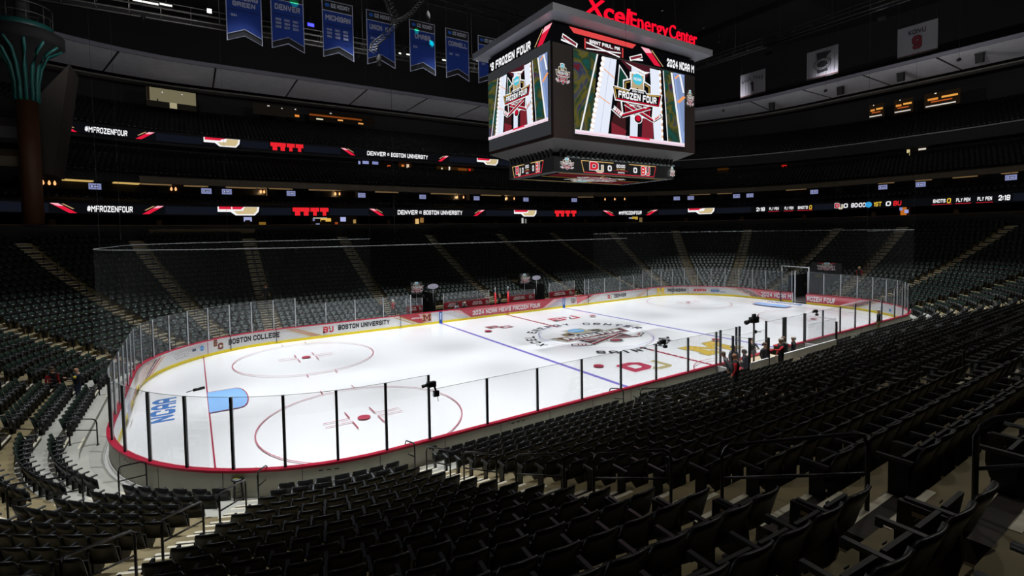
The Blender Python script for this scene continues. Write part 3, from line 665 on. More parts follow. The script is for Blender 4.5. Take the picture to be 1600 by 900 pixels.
# ------------------------------------------------------------------ rink flood lamps (the housings and their light)
HOUS = mat('#101113', .5)
for i, (x, y) in enumerate(SPOTS):
    aim = Vector((x*.95, (-9.1 if y < 0 else 9.1), 0)); p = Vector((x, y, SPOT_Z)); dv = (aim-p).normalized()
    side = 'near' if y < 0 else 'far'
    root = thing('flood_lamp', 'black flood lamp high over the %s side of the ice, %s from left' % (side, ORD[i//2] if i > 1 else 'first'), 'flood lamp', p, 0, 'flood lamps over the ice')
    q = MB(); M = dv.to_track_quat('Z', 'Y').to_matrix().to_4x4()
    prof = [(.16, -.5), (.2, -.45), (.22, -.1), (.3, .05), (.28, .05), (.2, -.08), (.0, -.09)]
    t_ = MB(); t_.cone((0, 0, 0), prof, HOUS, 14); q.add([M @ Vector(v) for v in t_.v], t_.f, HOUS); q.build('lamp_housing', root)
    q = MB(); q.tube([(-.32, 0, 0), (-.32, 0, .6), (.32, 0, .6), (.32, 0, 0)], .02, HOUS); q.tube([(0, 0, .6), (0, 0, 3.2)], .02, HOUS); q.build('yoke', root)
    ld = bpy.data.lights.new('flood', 'SPOT'); ld.energy = SPOT_POWER; ld.spot_size = radians(45); ld.spot_blend = .6; ld.shadow_soft_size = .25; ld.color = (.95, .975, 1)
    lo = bpy.data.objects.new('flood_light', ld); COL.objects.link(lo); lo.parent = root; lo.location = dv*.02; lo.rotation_euler = dv.to_track_quat('-Z', 'Y').to_euler()

for i, (x, y, z) in enumerate(FILLS):  # lamps added only to brighten the soffit, near seats and floor
    root = thing('fill_lamp', 'small added fill lamp on a long rod under the roof, %s' % ('over middle near seats', 'over the front stairs', 'over right near seats', 'over the left corner', 'behind the scoreboard')[i], 'lamp', (x, y, z), 0, 'added fill lamps under the roof')
    q = MB(); q.cone((0, 0, .12), [(.16, 0), (.17, .08), (.05, .2), (.03, .3)], HOUS, 12); q.tube([(0, 0, .35), (0, 0, 45-z)], .012, HOUS, 4); q.build('fill_lamp_cap', root)
    q = MB(); q.cone((0, 0, 0), [(.02, -.1), (.09, -.04), (.1, .04), (.06, .12)], emit('#fff2dc', .8), 10); q.build('fill_bulb', root)
    ld = bpy.data.lights.new('fill_light', 'POINT'); ld.energy = FILL_POWER; ld.shadow_soft_size = .15; ld.color = (1, .96, .88)
    lo = bpy.data.objects.new('fill_light', ld); COL.objects.link(lo); lo.parent = root; lo.location = (0, 0, -.3)
for i, (x, y, z, ax, ay) in enumerate(SOFFIT_FILLS):  # invented upward spots, added so the soffit reads lighter
    p = Vector((x, y, z)); dv = (Vector((ax, ay, 36))-p).normalized()
    root = thing('soffit_fill_lamp', 'black added fill lamp on a rod aimed up at the soffit, %s from the left' % (ORD[i] if i else 'first'), 'lamp', p, 0, 'added soffit fill lamps under the roof')
    q = MB(); t_ = MB(); t_.cone((0, 0, 0), [(.1, -.3), (.15, -.25), (.16, .05), (.13, .05), (.0, .0)], HOUS, 12); M = dv.to_track_quat('Z', 'Y').to_matrix().to_4x4(); q.add([M @ Vector(v) for v in t_.v], t_.f, HOUS); q.tube([(0, 0, 0), (0, 0, 45-z)], .012, HOUS, 4); q.build('lamp_housing', root)
    ld = bpy.data.lights.new('soffit_fill_light', 'SPOT'); ld.energy = SOFFIT_FILL_POWER; ld.spot_size = radians(95); ld.spot_blend = .9; ld.shadow_soft_size = .1; ld.color = (1, .97, 1)
    lo = bpy.data.objects.new('soffit_fill_light', ld); COL.objects.link(lo); lo.parent = root; lo.location = dv*.1; lo.rotation_euler = dv.to_track_quat('-Z', 'Y').to_euler()
# ------------------------------------------------------------------ concourse, decks, ceiling
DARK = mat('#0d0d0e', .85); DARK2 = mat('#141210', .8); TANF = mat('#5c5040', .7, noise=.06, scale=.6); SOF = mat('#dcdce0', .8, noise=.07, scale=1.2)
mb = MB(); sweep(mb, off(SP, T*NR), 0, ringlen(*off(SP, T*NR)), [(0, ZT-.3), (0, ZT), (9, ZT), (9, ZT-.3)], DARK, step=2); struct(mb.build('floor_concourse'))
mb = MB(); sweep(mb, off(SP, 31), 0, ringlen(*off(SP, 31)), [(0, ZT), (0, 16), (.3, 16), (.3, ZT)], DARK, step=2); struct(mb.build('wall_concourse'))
mb = MB(); P = off(SP, 20.6); sweep(mb, P, ringlen(*P)*.62, ringlen(*P)*1.42, [(0, ZT), (0, 9.9), (.15, 9.9), (.15, ZT)], DARK2, step=2)
struct(mb.build('wall_stand_rear'))
mb = MB(); sweep(mb, P, -31.4, -21.2, [(-.05, 9.0), (-.05, 9.5), (-.01, 9.5), (-.01, 9.0)], mat('#8a785a', .7), step=1.2); struct(mb.build('trim_7'))
q = MB(); sweep(mb, P, ringlen(*P)*.62, ringlen(*P)*1.42, [(-.03, 9.9), (-.03, 9.95), (.18, 9.95), (.18, 9.9)], mat('#6b4a24', .5), step=2); struct(mb.build('trim_1'))
# club deck over the concourse, with the lower light ribbon on its edge
R1 = (57.3, 38.26, 34.5); L1 = ringlen(*R1)
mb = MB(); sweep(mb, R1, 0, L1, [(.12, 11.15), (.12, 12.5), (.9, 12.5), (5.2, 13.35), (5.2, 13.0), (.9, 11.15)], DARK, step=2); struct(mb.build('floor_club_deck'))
RS = (62.3, 43.3, 39.5); LS = ringlen(*RS)
WOOD = mat('#7a4418', .5, noise=.25, scale=2.); SD = mat('#1c1814', .7)
mb = MB(); sweep(mb, off(RS, 2.2), 0, ringlen(*off(RS, 2.2)), [(0, 13.0), (0, 15.4), (.2, 15.4), (.2, 13.0)], WOOD, step=2); struct(mb.build('wall_suites'))
mb = MB(); sweep(mb, RS, 0, LS, [(-2.2, 15.12), (-2.2, 15.3), (3.0, 15.3), (3.0, 15.12)], DARK, step=2); struct(mb.build('ceiling_suites'))
mb = MB(); sweep(mb, RS, 0, LS, [(-.2, 13.0), (-.2, 14.05), (.0, 14.05), (.0, 13.0)], DARK, step=2)
for s in np.arange(0, LS, 6.1):
    x, y, nx, ny = ring(*RS, s+1.0); M = Matrix(((-ny, nx, 0, x), (nx, ny, 0, y), (0, 0, 1, 0), (0, 0, 0, 1))); mb.box(-.55, .55, -.1, 2.3, 13.0, 15.2, SD, M)
struct(mb.build('wall_suite_divider'))
TF = (59.3, 40.3, 36.5); LT = ringlen(*TF)
mb = MB(); sweep(mb, TF, -32.4, 140, [(0, 14.93), (0, 15.68), (.5, 15.75), (.5, 14.93)], TANF, step=1.5); struct(mb.build('trim_2'))
mb = MB(); sweep(mb, TF, -80, -32.4, [(.5, 14.93), (.5, 15.6), (.9, 15.6), (.9, 14.93)], DARK2, step=1.5); struct(mb.build('trim_3'))
# middle deck: rows of dark seats up to its rear wall, upper deck with the second light ribbon, top wall
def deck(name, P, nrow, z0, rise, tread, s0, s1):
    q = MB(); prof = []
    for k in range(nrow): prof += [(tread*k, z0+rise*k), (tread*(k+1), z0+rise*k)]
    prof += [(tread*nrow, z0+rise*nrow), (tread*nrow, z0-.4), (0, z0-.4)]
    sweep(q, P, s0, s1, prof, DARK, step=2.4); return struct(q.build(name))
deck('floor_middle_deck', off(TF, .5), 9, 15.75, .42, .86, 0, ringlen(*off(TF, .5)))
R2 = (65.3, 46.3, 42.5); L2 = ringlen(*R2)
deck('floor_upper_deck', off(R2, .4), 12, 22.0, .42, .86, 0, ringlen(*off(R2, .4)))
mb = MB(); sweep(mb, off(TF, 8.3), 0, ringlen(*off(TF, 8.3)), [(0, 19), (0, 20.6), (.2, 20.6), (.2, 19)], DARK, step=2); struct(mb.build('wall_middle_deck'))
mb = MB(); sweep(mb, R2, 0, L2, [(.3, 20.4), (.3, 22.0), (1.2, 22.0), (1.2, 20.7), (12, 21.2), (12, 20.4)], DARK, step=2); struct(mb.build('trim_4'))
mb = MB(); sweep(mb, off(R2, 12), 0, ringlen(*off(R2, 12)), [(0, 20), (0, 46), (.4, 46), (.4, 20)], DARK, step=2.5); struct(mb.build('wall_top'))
mb = MB(); sweep(mb, R2, 55, 140, [(-.05, 21.95), (-.05, 22.12), (.3, 22.12), (.3, 21.95)], mat('#6a6a68', .6), step=2); struct(mb.build('trim_5'))
# pale aisles on the upper decks
q = MB(); AIS = mat('#5a554a', .8)
for P, z0, nrow, lst in ((off(TF, .5), 15.75, 9, (-38, -31, -24.5, -13, -2.2, 8.5, 19, 58, 68, 80, 92)), (off(R2, .4), 22., 12, (-27, -17, -6, 5, 16, 66, 77, 89, 101, 112))):
    for s in lst:
        for k in range(nrow):
            x, y, nx, ny = ring(*off(P, .86*k), loop_s.__call__ and s); M = Matrix(((-ny, nx, 0, x), (nx, ny, 0, y), (0, 0, 1, 0), (0, 0, 0, 1)))
            q.box(-.55, .55, .0, .3, z0+.42*k, z0+.42*k+.02, AIS, M); q.box(-.55, .55, -.35, 0, z0+.42*k-.22, z0+.42*k-.2, AIS, M)
q = q.build('stair_nosing', None); q.name = 'floor_upper_stairs'; struct(q)
# seats of the upper decks
up = []
for P0, z0, nrow in ((off(TF, .5), 15.75, 9), (off(R2, .4), 22., 12)):
    for k in range(nrow):
        P = off(P0, .86*k+.6); 
        for s in np.arange(-60, 130, .56):
            x, y, nx, ny = ring(*P, s); up.append((x, y, z0+.42*k, atan2(-nx, ny)+pi))
LOWP = seat_parts(2, 1, False)
mass(up, 'upper_deck_seating', SEATK, [LOWP['backrest'], LOWP['seat_pan']], 'dark folding seats filling the two upper decks under the roof')
cl = []
for k in range(3):
    P = off(R1, 1.2+.9*k)
    for s in np.arange(-60, 115, .62): x, y, nx, ny = ring(*P, s); cl.append((x, y, 12.55+.24*k, atan2(-nx, ny)+pi))
mass(cl, 'club_seating', SEATK, [LOWP['backrest'], LOWP['seat_pan']], 'short rows of dark club seats between the lower light ribbon and the suites')
# grey soffit panels below the roof, dark seams
PC = (56, 44, 30); LC = ringlen(*PC); zs = 30.5
mb = MB(); sweep(mb, PC, -60, 125, [(0, zs), (9.7, zs-.05), (9.7, zs+.4), (0, zs+.4)], [SOF, DARK, DARK, DARK], step=1.5)
sweep(mb, PC, -60, 125, [(10.3, zs-.5), (11.6, zs-.55), (11.6, zs-.3), (10.3, zs-.3)], mat('#55534c', .8), step=1.5)
sf = mb.build('ceiling_soffit'); struct(sf)
mb = MB()
for i in range(-6, 13):
    s = -4.17+9.95*i if i < 6 else 67.6+8.2*(i-6) if i < 14 else 0
    x, y, nx, ny = ring(*PC, s); M = Matrix(((-ny, nx, 0, x), (nx, ny, 0, y), (0, 0, 1, 0), (0, 0, 0, 1))); mb.box(-.1, .1, 0, 9.8, zs-.06, zs+.05, DARK, M)
mb.build('panel_seam', sf)
mb = MB(); sweep(mb, PC, -60, 125, [(-.12, zs-.05), (-.12, zs+.45), (.05, zs+.45), (.05, zs-.05)], mat('#55555e', .6), step=1.5); mb.build('soffit_edge', sf)
mb = MB(); mb.box(-78, 78, -60, 62, 45, 45.3, mat('#050506', .95)); struct(mb.build('ceiling'))
# speakers under the soffit of the right end
for nm, s, o in (('leftmost', 69.7, 3.3), ('second', 79.9, 3.0), ('third', 87.5, 3.0), ('rightmost', 95.8, 2.4)):
    x, y, nx, ny = ring(*PC, s); x += nx*o; y += ny*o
    root = thing('speaker', 'black loudspeaker hung under the pale soffit over the right end, %s of four' % nm, 'speaker', (x, y, zs-.2), atan2(ny, nx)-pi/2, 'loudspeakers under the soffit')
    q = MB(); q.add([(-.35, -.3, -1.3), (.35, -.3, -1.3), (.4, .3, -1.15), (-.4, .3, -1.15), (-.4, -.35, 0), (.4, -.35, 0), (.4, .35, 0), (-.4, .35, 0)], [(0, 3, 2, 1), (4, 5, 6, 7), (0, 1, 5, 4), (1, 2, 6, 5), (2, 3, 7, 6), (3, 0, 4, 7)], DARK); q.build('speaker_cabinet', root)
    q = MB(); q.tube([(-.5, 0, 0), (-.5, 0, .2), (.5, 0, .2), (.5, 0, 0)], .03, HOUS); q.build('bracket', root)

# ------------------------------------------------------------------ light ribbons
def ribbon(name, P, z0, z1, items, s0, s1, label, thk=.12):
    root = thing(name, label, 'light ribbon', (0, 0, 0))
    q = MB(); sweep(q, P, s0, s1, [(0, z0), (0, z1), (thk, z1), (thk, z0)], [emit('#0a0b0e', 1.), DARK, DARK, DARK], step=1.0); q.build('display_face', root)
    mp = lambda u, v, z: (lambda r: (r[0]-r[2]*z, r[1]-r[3]*z, v))(ring(*P, u))
    a = Art(mp, glow=1.0, lift=.003, slice_=1.5); h = z1-z0
    for it in items:
        k, u0, u1 = it[:3]; W = u1-u0
        if k == 'navy': a.rect(u0, z0+.08*h, u1, z1-.08*h, '#11141c')
        if k == 'slash': a.poly([(u0, z1-.05*h), (u0+W*.3, z1-.05*h), (u1, z0+.05*h), (u1-W*.3, z0+.05*h)], '#e01a3c'); a.poly([(u0, z1-.05*h), (u0+W*.3, z1-.05*h), (u0+W*.5, z1-.3*h), (u0+W*.25, z1-.3*h)], '#ffb0c0'); a.poly([(u0+W*.42, z1-.08*h), (u0+W*.5, z1-.08*h), (u0+W*.9, z1-.55*h), (u0+W*.82, z1-.55*h)], '#c9a878')
        if k == 'slashr': a.poly([(u1, z1-.05*h), (u1-W*.3, z1-.05*h), (u0, z0+.05*h), (u0+W*.3, z0+.05*h)], '#e01a3c'); a.poly([(u1, z1-.05*h), (u1-W*.3, z1-.05*h), (u1-W*.5, z1-.3*h), (u1-W*.25, z1-.3*h)], '#ffb0c0'); a.poly([(u1-W*.42, z1-.08*h), (u1-W*.5, z1-.08*h), (u1-W*.9, z1-.55*h), (u1-W*.82, z1-.55*h)], '#c9a878')
        if k == 'text': a.text(it[3], u0, z0+(.2 if len(it) < 6 else .3)*h, W, (.62 if len(it) < 6 else .45)*h, it[4] if len(it) > 4 else WHT, t=1.25, slant=.08)
        if k == 'gold':
            a.poly([(u0, z1), (u1, z1), (u1-.02*W, z1-.55*h), (u1-.12*W, z0), (u0+.42*W, z0), (u0+.3*W, z1-.6*h), (u0, z1-.6*h)], WHT)
            a.poly([(u0+.03*W, z1), (u0+.62*W, z1), (u0+.55*W, z1-.3*h), (u0+.03*W, z1-.3*h)], '#d8203c')
            a.poly([(u0+.64*W, z1-.02*h), (u1-.05*W, z1-.02*h), (u1-.07*W, z1-.5*h), (u1-.14*W, z0+.14*h), (u0+.46*W, z0+.14*h), (u0+.38*W, z1-.5*h), (u0+.6*W, z1-.45*h)], '#cdb88a')
        if k == 'red':
            for x0, x1, l0 in ((0, .46, .1), (.49, .73, .06), (.76, 1, .06)):
                a.rect(u0+x0*W, z1-.5*h, u0+x1*W, z1, '#e8242e')
                if x0 == 0: a.rect(u0+.06*W, z0, u0+.2*W, z1-.4*h, '#e8242e'); a.rect(u0+.3*W, z0, u0+.43*W, z1-.4*h, '#e8242e')
                else: a.rect(u0+(x0+.07)*W, z0, u0+(x1-.07)*W, z1-.4*h, '#e8242e')
        if k == 'disc': a.disc((u0+u1)/2, (z0+z1)/2, .4*h, it[3])
        if k == 'bar': a.rect(u0, z0+.05*h, u1, z0+.12*h, it[3])
        if k == 'du': a.at((u0+u1)/2, (z0+z1)/2, W*.9, h*.85); team_du(a); a.at(0, 0)
    a.build('display_lettering', root)
    return root
I1 = [('navy', -60, -44), ('navy', -43.4, -39.9), ('slash', -39.8, -37.7), ('text', -36.9, -33.0, '#MFROZENFOUR'), ('slashr', -32.15, -30.1), ('navy', -30.0, -24.8), ('gold', -24.75, -20.2), ('navy', -20.1, -16.5), ('red', -16.3, -11.8),
      ('navy', -11.7, -6.4), ('slash', -6.2, -4.1), ('text', -2.1, 1.0, 'DENVER'), ('text', 1.25, 1.65, 'VS', WHT, 1), ('text', 1.95, 8.5, 'BOSTON UNIVERSITY'), ('slashr', 10.5, 12.6), ('navy', 12.8, 18.2), ('gold', 18.3, 23.0), ('navy', 23.2, 26.6), ('red', 26.8, 31.2),
      ('navy', 31.4, 36.2), ('slash', 36.4, 38.6), ('text', 39.4, 43.6, '#MFROZENFOUR'), ('slashr', 44.4, 46.5), ('navy', 46.7, 51.5), ('gold', 51.7, 56.1), ('navy', 56.3, 61.8), ('text', 62.6, 63.9, '2:18'),
      ('text', 64.55, 65.95, 'PLY PEN', WHT, 1), ('text', 66.8, 68.07, 'PLY PEN', WHT, 1), ('text', 68.7, 70.1, 'SHOTS', WHT, 1), ('text', 70.3, 70.67, '0', '#e8c040'), ('bar', 64.4, 66.0, '#c02030'), ('bar', 66.7, 68.1, '#c02030'), ('bar', 68.6, 70.8, '#c02030'), ('navy', 71, 73.6),
      ('du', 73.8, 74.8), ('text', 74.95, 75.5, '0'), ('text', 75.95, 77.8, '80:00'), ('disc', 77.85, 78.5, '#38a0dc'), ('text', 78.8, 79.75, '1ST', '#e8c040'), ('text', 80.25, 80.85, '0'), ('text', 81.15, 82.05, 'BU', '#e8242e'),
      ('text', 85.5, 86.8, 'SHOTS', WHT, 1), ('text', 86.95, 87.35, '0', '#e8c040'), ('text', 87.9, 89.3, 'PLY PEN', WHT, 1), ('text', 90.0, 91.4, 'PLY PEN', WHT, 1), ('text', 92.0, 93.1, '2:18'), ('bar', 85.4, 87.5, '#c02030'), ('bar', 87.8, 89.4, '#c02030'), ('bar', 89.9, 91.5, '#c02030'), ('navy', 93.4, 110)]
ribbon('light_ribbon', R1, 11.2, 12.25, I1, -70, 120, 'lower light ribbon with glowing tournament lettering around the club deck edge')
I2 = [('slash', -40.6, -38.5), ('text', -37.8, -33.8, '#MFROZENFOUR'), ('slashr', -33.0, -31.0), ('navy', -30.9, -25.9), ('gold', -25.7, -21.4), ('navy', -21.3, -17.8), ('red', -17.6, -13.2), ('navy', -13.1, -7.9), ('slash', -7.8, -5.6),
      ('text', -3.8, -.8, 'DENVER'), ('text', -.55, -.2, 'VS', WHT, 1), ('text', .1, 6.5, 'BOSTON UNIVERSITY'), ('slashr', 8.4, 10.4), ('navy', 10.5, 15.8), ('gold', 16.0, 20.5), ('navy', 20.7, 26)]
ribbon('light_ribbon', R2, 20.75, 21.85, I2, -41.5, 58, 'upper light ribbon with glowing lettering around the edge of the top deck')

# ------------------------------------------------------------------ centre-hung scoreboard
sb = thing('scoreboard', 'large four-sided video scoreboard hanging over centre ice, red letters on its roof', 'scoreboard', (0, 0, 0))
WDK = mat('#22110e', .55, noise=.3, scale=6.); FR = mat('#15110f', .5); HX, HY = 7.3, 4.0
q = MB(); q.box(-HX, HX, -HY, HY, 14.7, 20.85, WDK)
q.build('cabinet', sb)
q = MB(); q.add([(-HX, -HY, 14.7), (HX, -HY, 14.7), (HX, HY, 14.7), (-HX, HY, 14.7), (-6.1, -2.6, 14.05), (6.1, -2.6, 14.05), (6.1, 2.6, 14.05), (-6.1, 2.6, 14.05)], [(0, 1, 5, 4), (1, 2, 6, 5), (2, 3, 7, 6), (3, 0, 4, 7), (4, 5, 6, 7)], mat('#3a3836', .6))
for i in range(26): u = -5.8+i*.464; q.tube([(u, -2.95, 14.35), (u, -2.85, 13.75)], .1, DARK, 6)
for i in range(12): u = -2.5+i*.45; q.tube([(-6.4, u, 14.35), (-6.3, u, 13.75)], .1, DARK, 6)
q.build('speaker_cluster', sb)
q = MB(); q.box(-6.3, 6.3, -2.75, 2.75, 12.7, 13.75, mat('#2c2d2f', .5)); q.build('lower_ring', sb)
q = MB(); q.box(-5.2, 6.3, -2.85, -2.75, 13.72, 13.84, mat('#8c9a9a', .4)); q.build('ring_rail', sb)
q = MB(); q.box(-8.1, 8.1, -5.05, 5.05, 22.3, 22.75, mat('#9a9ca6', .35, metal=.2)); q.box(-HX+.3, HX-.3, -HY+.3, HY-.3, 22.0, 22.3, DARK); q.build('visor', sb)
q = MB(); q.box(-HX+.02, HX-.02, -HY+.02, HY-.02, 20.85, 22.1, emit('#08080a', 1.)); q.build('header_display', sb)
fmap = lambda u, v, z: (u, -HY-z, v)         # near face (u = x), lettering reads left to right
lmap = lambda u, v, z: (-HX-z, -u, v)        # left-end face: u = -y
def swirl():
    m = bpy.data.materials.new('glow_swirl'); m.use_nodes = True; nt = m.node_tree; nt.nodes.clear(); N = nt.nodes.new
    o = N('ShaderNodeOutputMaterial'); e = N('ShaderNodeEmission'); tc = N('ShaderNodeTexCoord'); n = N('ShaderNodeTexNoise'); n.inputs['Scale'].default_value = .55; n.inputs['Distortion'].default_value = 1.6
    r = N('ShaderNodeValToRGB'); cs = ['#12201c', '#1a4a44', '#23382a', '#5a5420', '#2b3550', '#5c1c20']
    while len(r.color_ramp.elements) < 6: r.color_ramp.elements.new(.5)
    for i, c in enumerate(cs): r.color_ramp.elements[i].position = .25+.1*i; r.color_ramp.elements[i].color = (*lin(c), 1)
    nt.links.new(tc.outputs['Object'], n.inputs[0]); nt.links.new(n.outputs['Fac'], r.inputs[0]); nt.links.new(r.outputs[0], e.inputs[0]); nt.links.new(e.outputs[0], o.inputs[0]); return m
SW = swirl()
def screen(mp, u0, v0, W, H, name):
    root = MB(); a = Art(mp, glow=1.0, lift=.0012); a.at(u0, v0, W, H)
    S_ = a.T
    a.rect(0, 0, 1, 1, '#0a0a0c'); a.rect(0, 0, .2, 1, SW); a.poly([(.14, .05), (.2, .05), (.24, 1), (.19, 1)], '#0a0a0c')
    a.line((.045, .03), (.19, 1), .012, WHT)
    a.poly([(.13, .04), (.28, .04), (.35, .99), (.235, .99)], '#e6ecfa'); a.poly([(.12, .04), (.145, .04), (.25, .99), (.232, .99)], '#f0c9a8')
    for i in range(15): t = i/14; a.disc(.135+.1*t, .06+.9*t, .016, '#ffffff', n=10, ry=.03)
    a.poly([(.2, .04), (.205, .04), (.3, .99), (.295, .99)], '#c5cfe6'); a.line((.19, .5), (.29, .42), .01, '#f2a878'); a.line((.24, .84), (.33, .75), .01, '#f2a878')
    a.poly([(.27, .04), (.3, .04), (.365, .95), (.35, .95)], '#0a0a0c'); a.poly([(.3, .2), (.3, .05), (.42, .05), (.43, .3), (.36, .5)], '#3c1c1e'); a.poly([(.3, .2), (.3, .05), (.42, .05), (.43, .12)], '#7a2430')
    a.poly([(.345, .55), (.44, .5), (.445, .8), (.37, .94)], WHT); a.poly([(.352, .56), (.432, .52), (.437, .79), (.375, .91)], '#123c30')
    a.poly([(.38, 1), (.45, .9), (.62, .85), (.68, 1)], '#4a1a24'); a.poly([(.42, .985), (.5, .93), (.6, .88), (.66, .93), (.6, .92)], WHT)
    a.poly([(.46, .04), (.53, .04), (.55, .9), (.48, .95)], '#dfe6f6'); a.poly([(.54, .04), (.57, .04), (.59, .8), (.56, .8)], '#15131a'); a.poly([(.57, .05), (.68, .05), (.68, .3), (.58, .35)], '#7a2430')
    a.poly([(.69, .04), (.77, .04), (.74, .98), (.65, .98)], '#e6ecfa'); a.poly([(.765, .04), (.78, .04), (.755, .98), (.745, .98)], '#f0b890')
    for i in range(12): t = i/11; a.disc(.775-.03*t, .06+.9*t, .012, '#ffffff', n=10, ry=.026)
    a.poly([(.78, .04), (.82, .04), (.775, .99), (.76, .99)], '#0a0a0c'); a.line((.825, .04), (.78, .99), .008, WHT)
    a.poly([(.83, .04), (.96, .04), (.87, 1), (.785, 1)], SW); a.line((.965, .04), (.865, .99), .02, WHT)
    a.poly([(.975, .04), (1, .04), (1, 1), (.88, 1)], '#8fa6d6'); a.poly([(.985, .2), (1, .2), (1, .98), (.9, .98)], '#7f93bd'); a.line((.93, .6), (1, .7), .03, '#f2a060'); a.line((.9, .92), (.94, .98), .02, '#f2a878'); a.line((.99, .75), (.95, .99), .02, WHT)
    a.poly([(0, 0), (1, 0), (1, .05), (0, .05)], '#f4e4f0'); a.poly([(.45, .03), (.65, .03), (.64, .055), (.46, .055)], '#e02848'); a.poly([(0, .012), (1, .012), (1, .02), (0, .02)], '#e8b4cc')
    a.at(u0+.53*W, v0+.53*H, .235*W, .36*H); frozen_logo(a); a.at(0, 0)
    o = a.build(name, sb); return o
q = MB(); q.box(-5.62, 5.97, -HY-.03, -HY, 15.02, 20.8, mat('#0a0a0b', .4)); q.build('screen_frame', sb)
q = MB(); q.box(-HX-.03, -HX, -3.75, 4.0, 14.95, 21.0, emit('#36373a', .9)); q.build('screen_frame', sb)
f2 = lambda u, v, z: fmap(u, v, z+.03); l2 = lambda u, v, z: lmap(u, v, z+.03)
screen(f2, -5.55, 15.1, 11.43, 5.62, 'main_screen'); screen(l2, -3.98, 15.85, 7.55, 4.45, 'side_screen')
a = Art(lambda u, v, z: (u, -HY-z, v), glow=1.0, lift=.0012)
a.text('2024 NCAA M', 3.9, 21.1, 3.3, .62, WHT, t=1.5, slant=.05)
a.poly([(1.0, 22.05), (1.9, 22.05), (3.2, 20.95), (2.5, 20.95)], '#e01a3c'); a.poly([(1.0, 22.05), (1.9, 22.05), (2.2, 21.8), (1.5, 21.7)], '#ffb0c0'); a.poly([(2.1, 22.0), (2.25, 22.0), (3.5, 21.0), (3.4, 21.0)], '#c9a878')
a.poly([(-5.9, 22.1), (-5.5, 21.75), (.1, 21.75), (.5, 22.1)], '#e04848'); a.poly([(-4.5, 21.6), (-4.5, 20.9), (-.9, 20.9), (-.9, 21.6)], '#3a1016'); a.line((-4.5, 21.6), (-4.5, 20.9), .1, '#e04848'); a.line((-.9, 21.6), (-.9, 20.9), .1, '#e04848')
a.text('SAINT PAUL, MN', -4.1, 21.35, 2.9, .25, WHT, t=1.5); a.line((-4.4, 21.35), (-1.2, 20.9), .09, WHT); a.line((-4.4, 20.93), (-1.1, 21.2), .08, WHT)
for sg in (-1, 1): a.line((-2.7+sg*3.9, 21.1), (-2.7+sg*2.6, 20.95), .12, WHT); a.line((-2.7+sg*3.8, 21.4), (-2.7+sg*2.5, 20.95), .3, WHT); a.line((-2.7+sg*3.75, 21.36), (-2.7+sg*2.6, 21.0), .18, '#7a2430')
a.build('header_lettering', sb)
a = Art(lmap, glow=1.0, lift=.0012); a.text("'S FROZEN FOUR", -3.7, 21.1, 5.3, .62, WHT, t=1.5, slant=.05)
a.poly([(2.3, 20.95), (2.9, 20.95), (4.0, 22.05), (3.2, 22.05)], '#e01a3c'); a.poly([(3.2, 22.05), (4.0, 22.05), (3.7, 21.8), (2.9, 21.7)], '#ffb0c0'); a.line((2.1, 21.1), (3.0, 22.0), .08, '#c9a878'); a.build('header_lettering', sb)
a = Art(fmap, glow=.8, lift=.0012); a.at(-6.5, 18.85, .62, .75); frozen_logo(a); a.at(6.62, 18.95, .45, .72); frozen_logo(a); a.build('crest_panel', sb)
def scores(mp, c, W, name, logos):
    a = Art(mp, glow=.9, lift=.0012); z0, z1 = 12.78, 13.6
    for i, (p, q_) in enumerate((((c-W/2-.15, z1), (c-W/2+.1, z0)), ((c-W/2-.15, z1), (c-W*.1, z1)), ((c+W*.12, z1), (c+W/2+.15, z1)))): a.line(p, q_, .06, '#d8b070')
    a.line((c-W/2+.1, z0), (c+W/2-.1, z0), .06, '#d83040'); a.line((c+W/2-.1, z0), (c+W/2+.15, z1), .06, '#d83040')
    a.at(c-W*.33, 13.2, W*.15, .72); team_du(a, '#d82a3c', '#cdbb98'); a.at(c+W*.36, 13.2, W*.13, .75); team_bu(a, '#e03030'); a.at(0, 0)
    a.text('0', c-W*.18, 12.98, W*.055, .42, WHT, t=1.6); a.text('0', c+W*.18, 12.98, W*.055, .42, WHT, t=1.6)
    a.text('80:00', c-W*.06, 13.28, W*.12, .25, WHT, t=1.4); a.text('1ST PERIOD', c-W*.06, 13.12, W*.12, .08, '#d8b070'); a.line((c-W*.1, 13.06), (c+W*.1, 13.06), .03, '#c03040'); a.text('SHOTS', c-W*.04, 12.87, W*.09, .11, WHT)
    for u, sc in logos: a.at(u, 13.25, sc, .45); frozen_logo(a, txt=False); a.at(0, 0)
    a.build(name, sb)
scores(lambda u, v, z: (u, -2.75-z, v), 0.15, 7.6, 'score_display', [(-5.15, .62), (6.0, .32)])
scores(lambda u, v, z: (-6.3-z, -u, v), -.35, 3.6, 'score_display', [])
a = Art(lambda u, v, z: (u, v, 12.7-z), glow=.7, lift=.0012)
a.rect(-5.6, -2.3, 5.6, 2.3, '#0c0c0e'); a.poly([(-5.2, -2.1), (-.5, -2.1), (-1.2, -.4), (-5.2, -.6)], '#5a1a22'); a.poly([(1.0, .2), (5.2, .4), (5.2, 2.1), (1.5, 2.1)], '#5a1a22')
for p, q_ in (((-5.4, -2.2), (5.4, -2.2)), ((-5.4, 2.2), (5.4, 2.2)), ((-5.4, -.2), (5.4, .1)), ((-1, -2.2), (1.5, 2.2))): a.line(p, q_, .1, '#c9a24c')
a.at(0, 0, 2.6, 1.9); frozen_logo(a); a.at(0, 0)
a.build('underside_screen', sb)
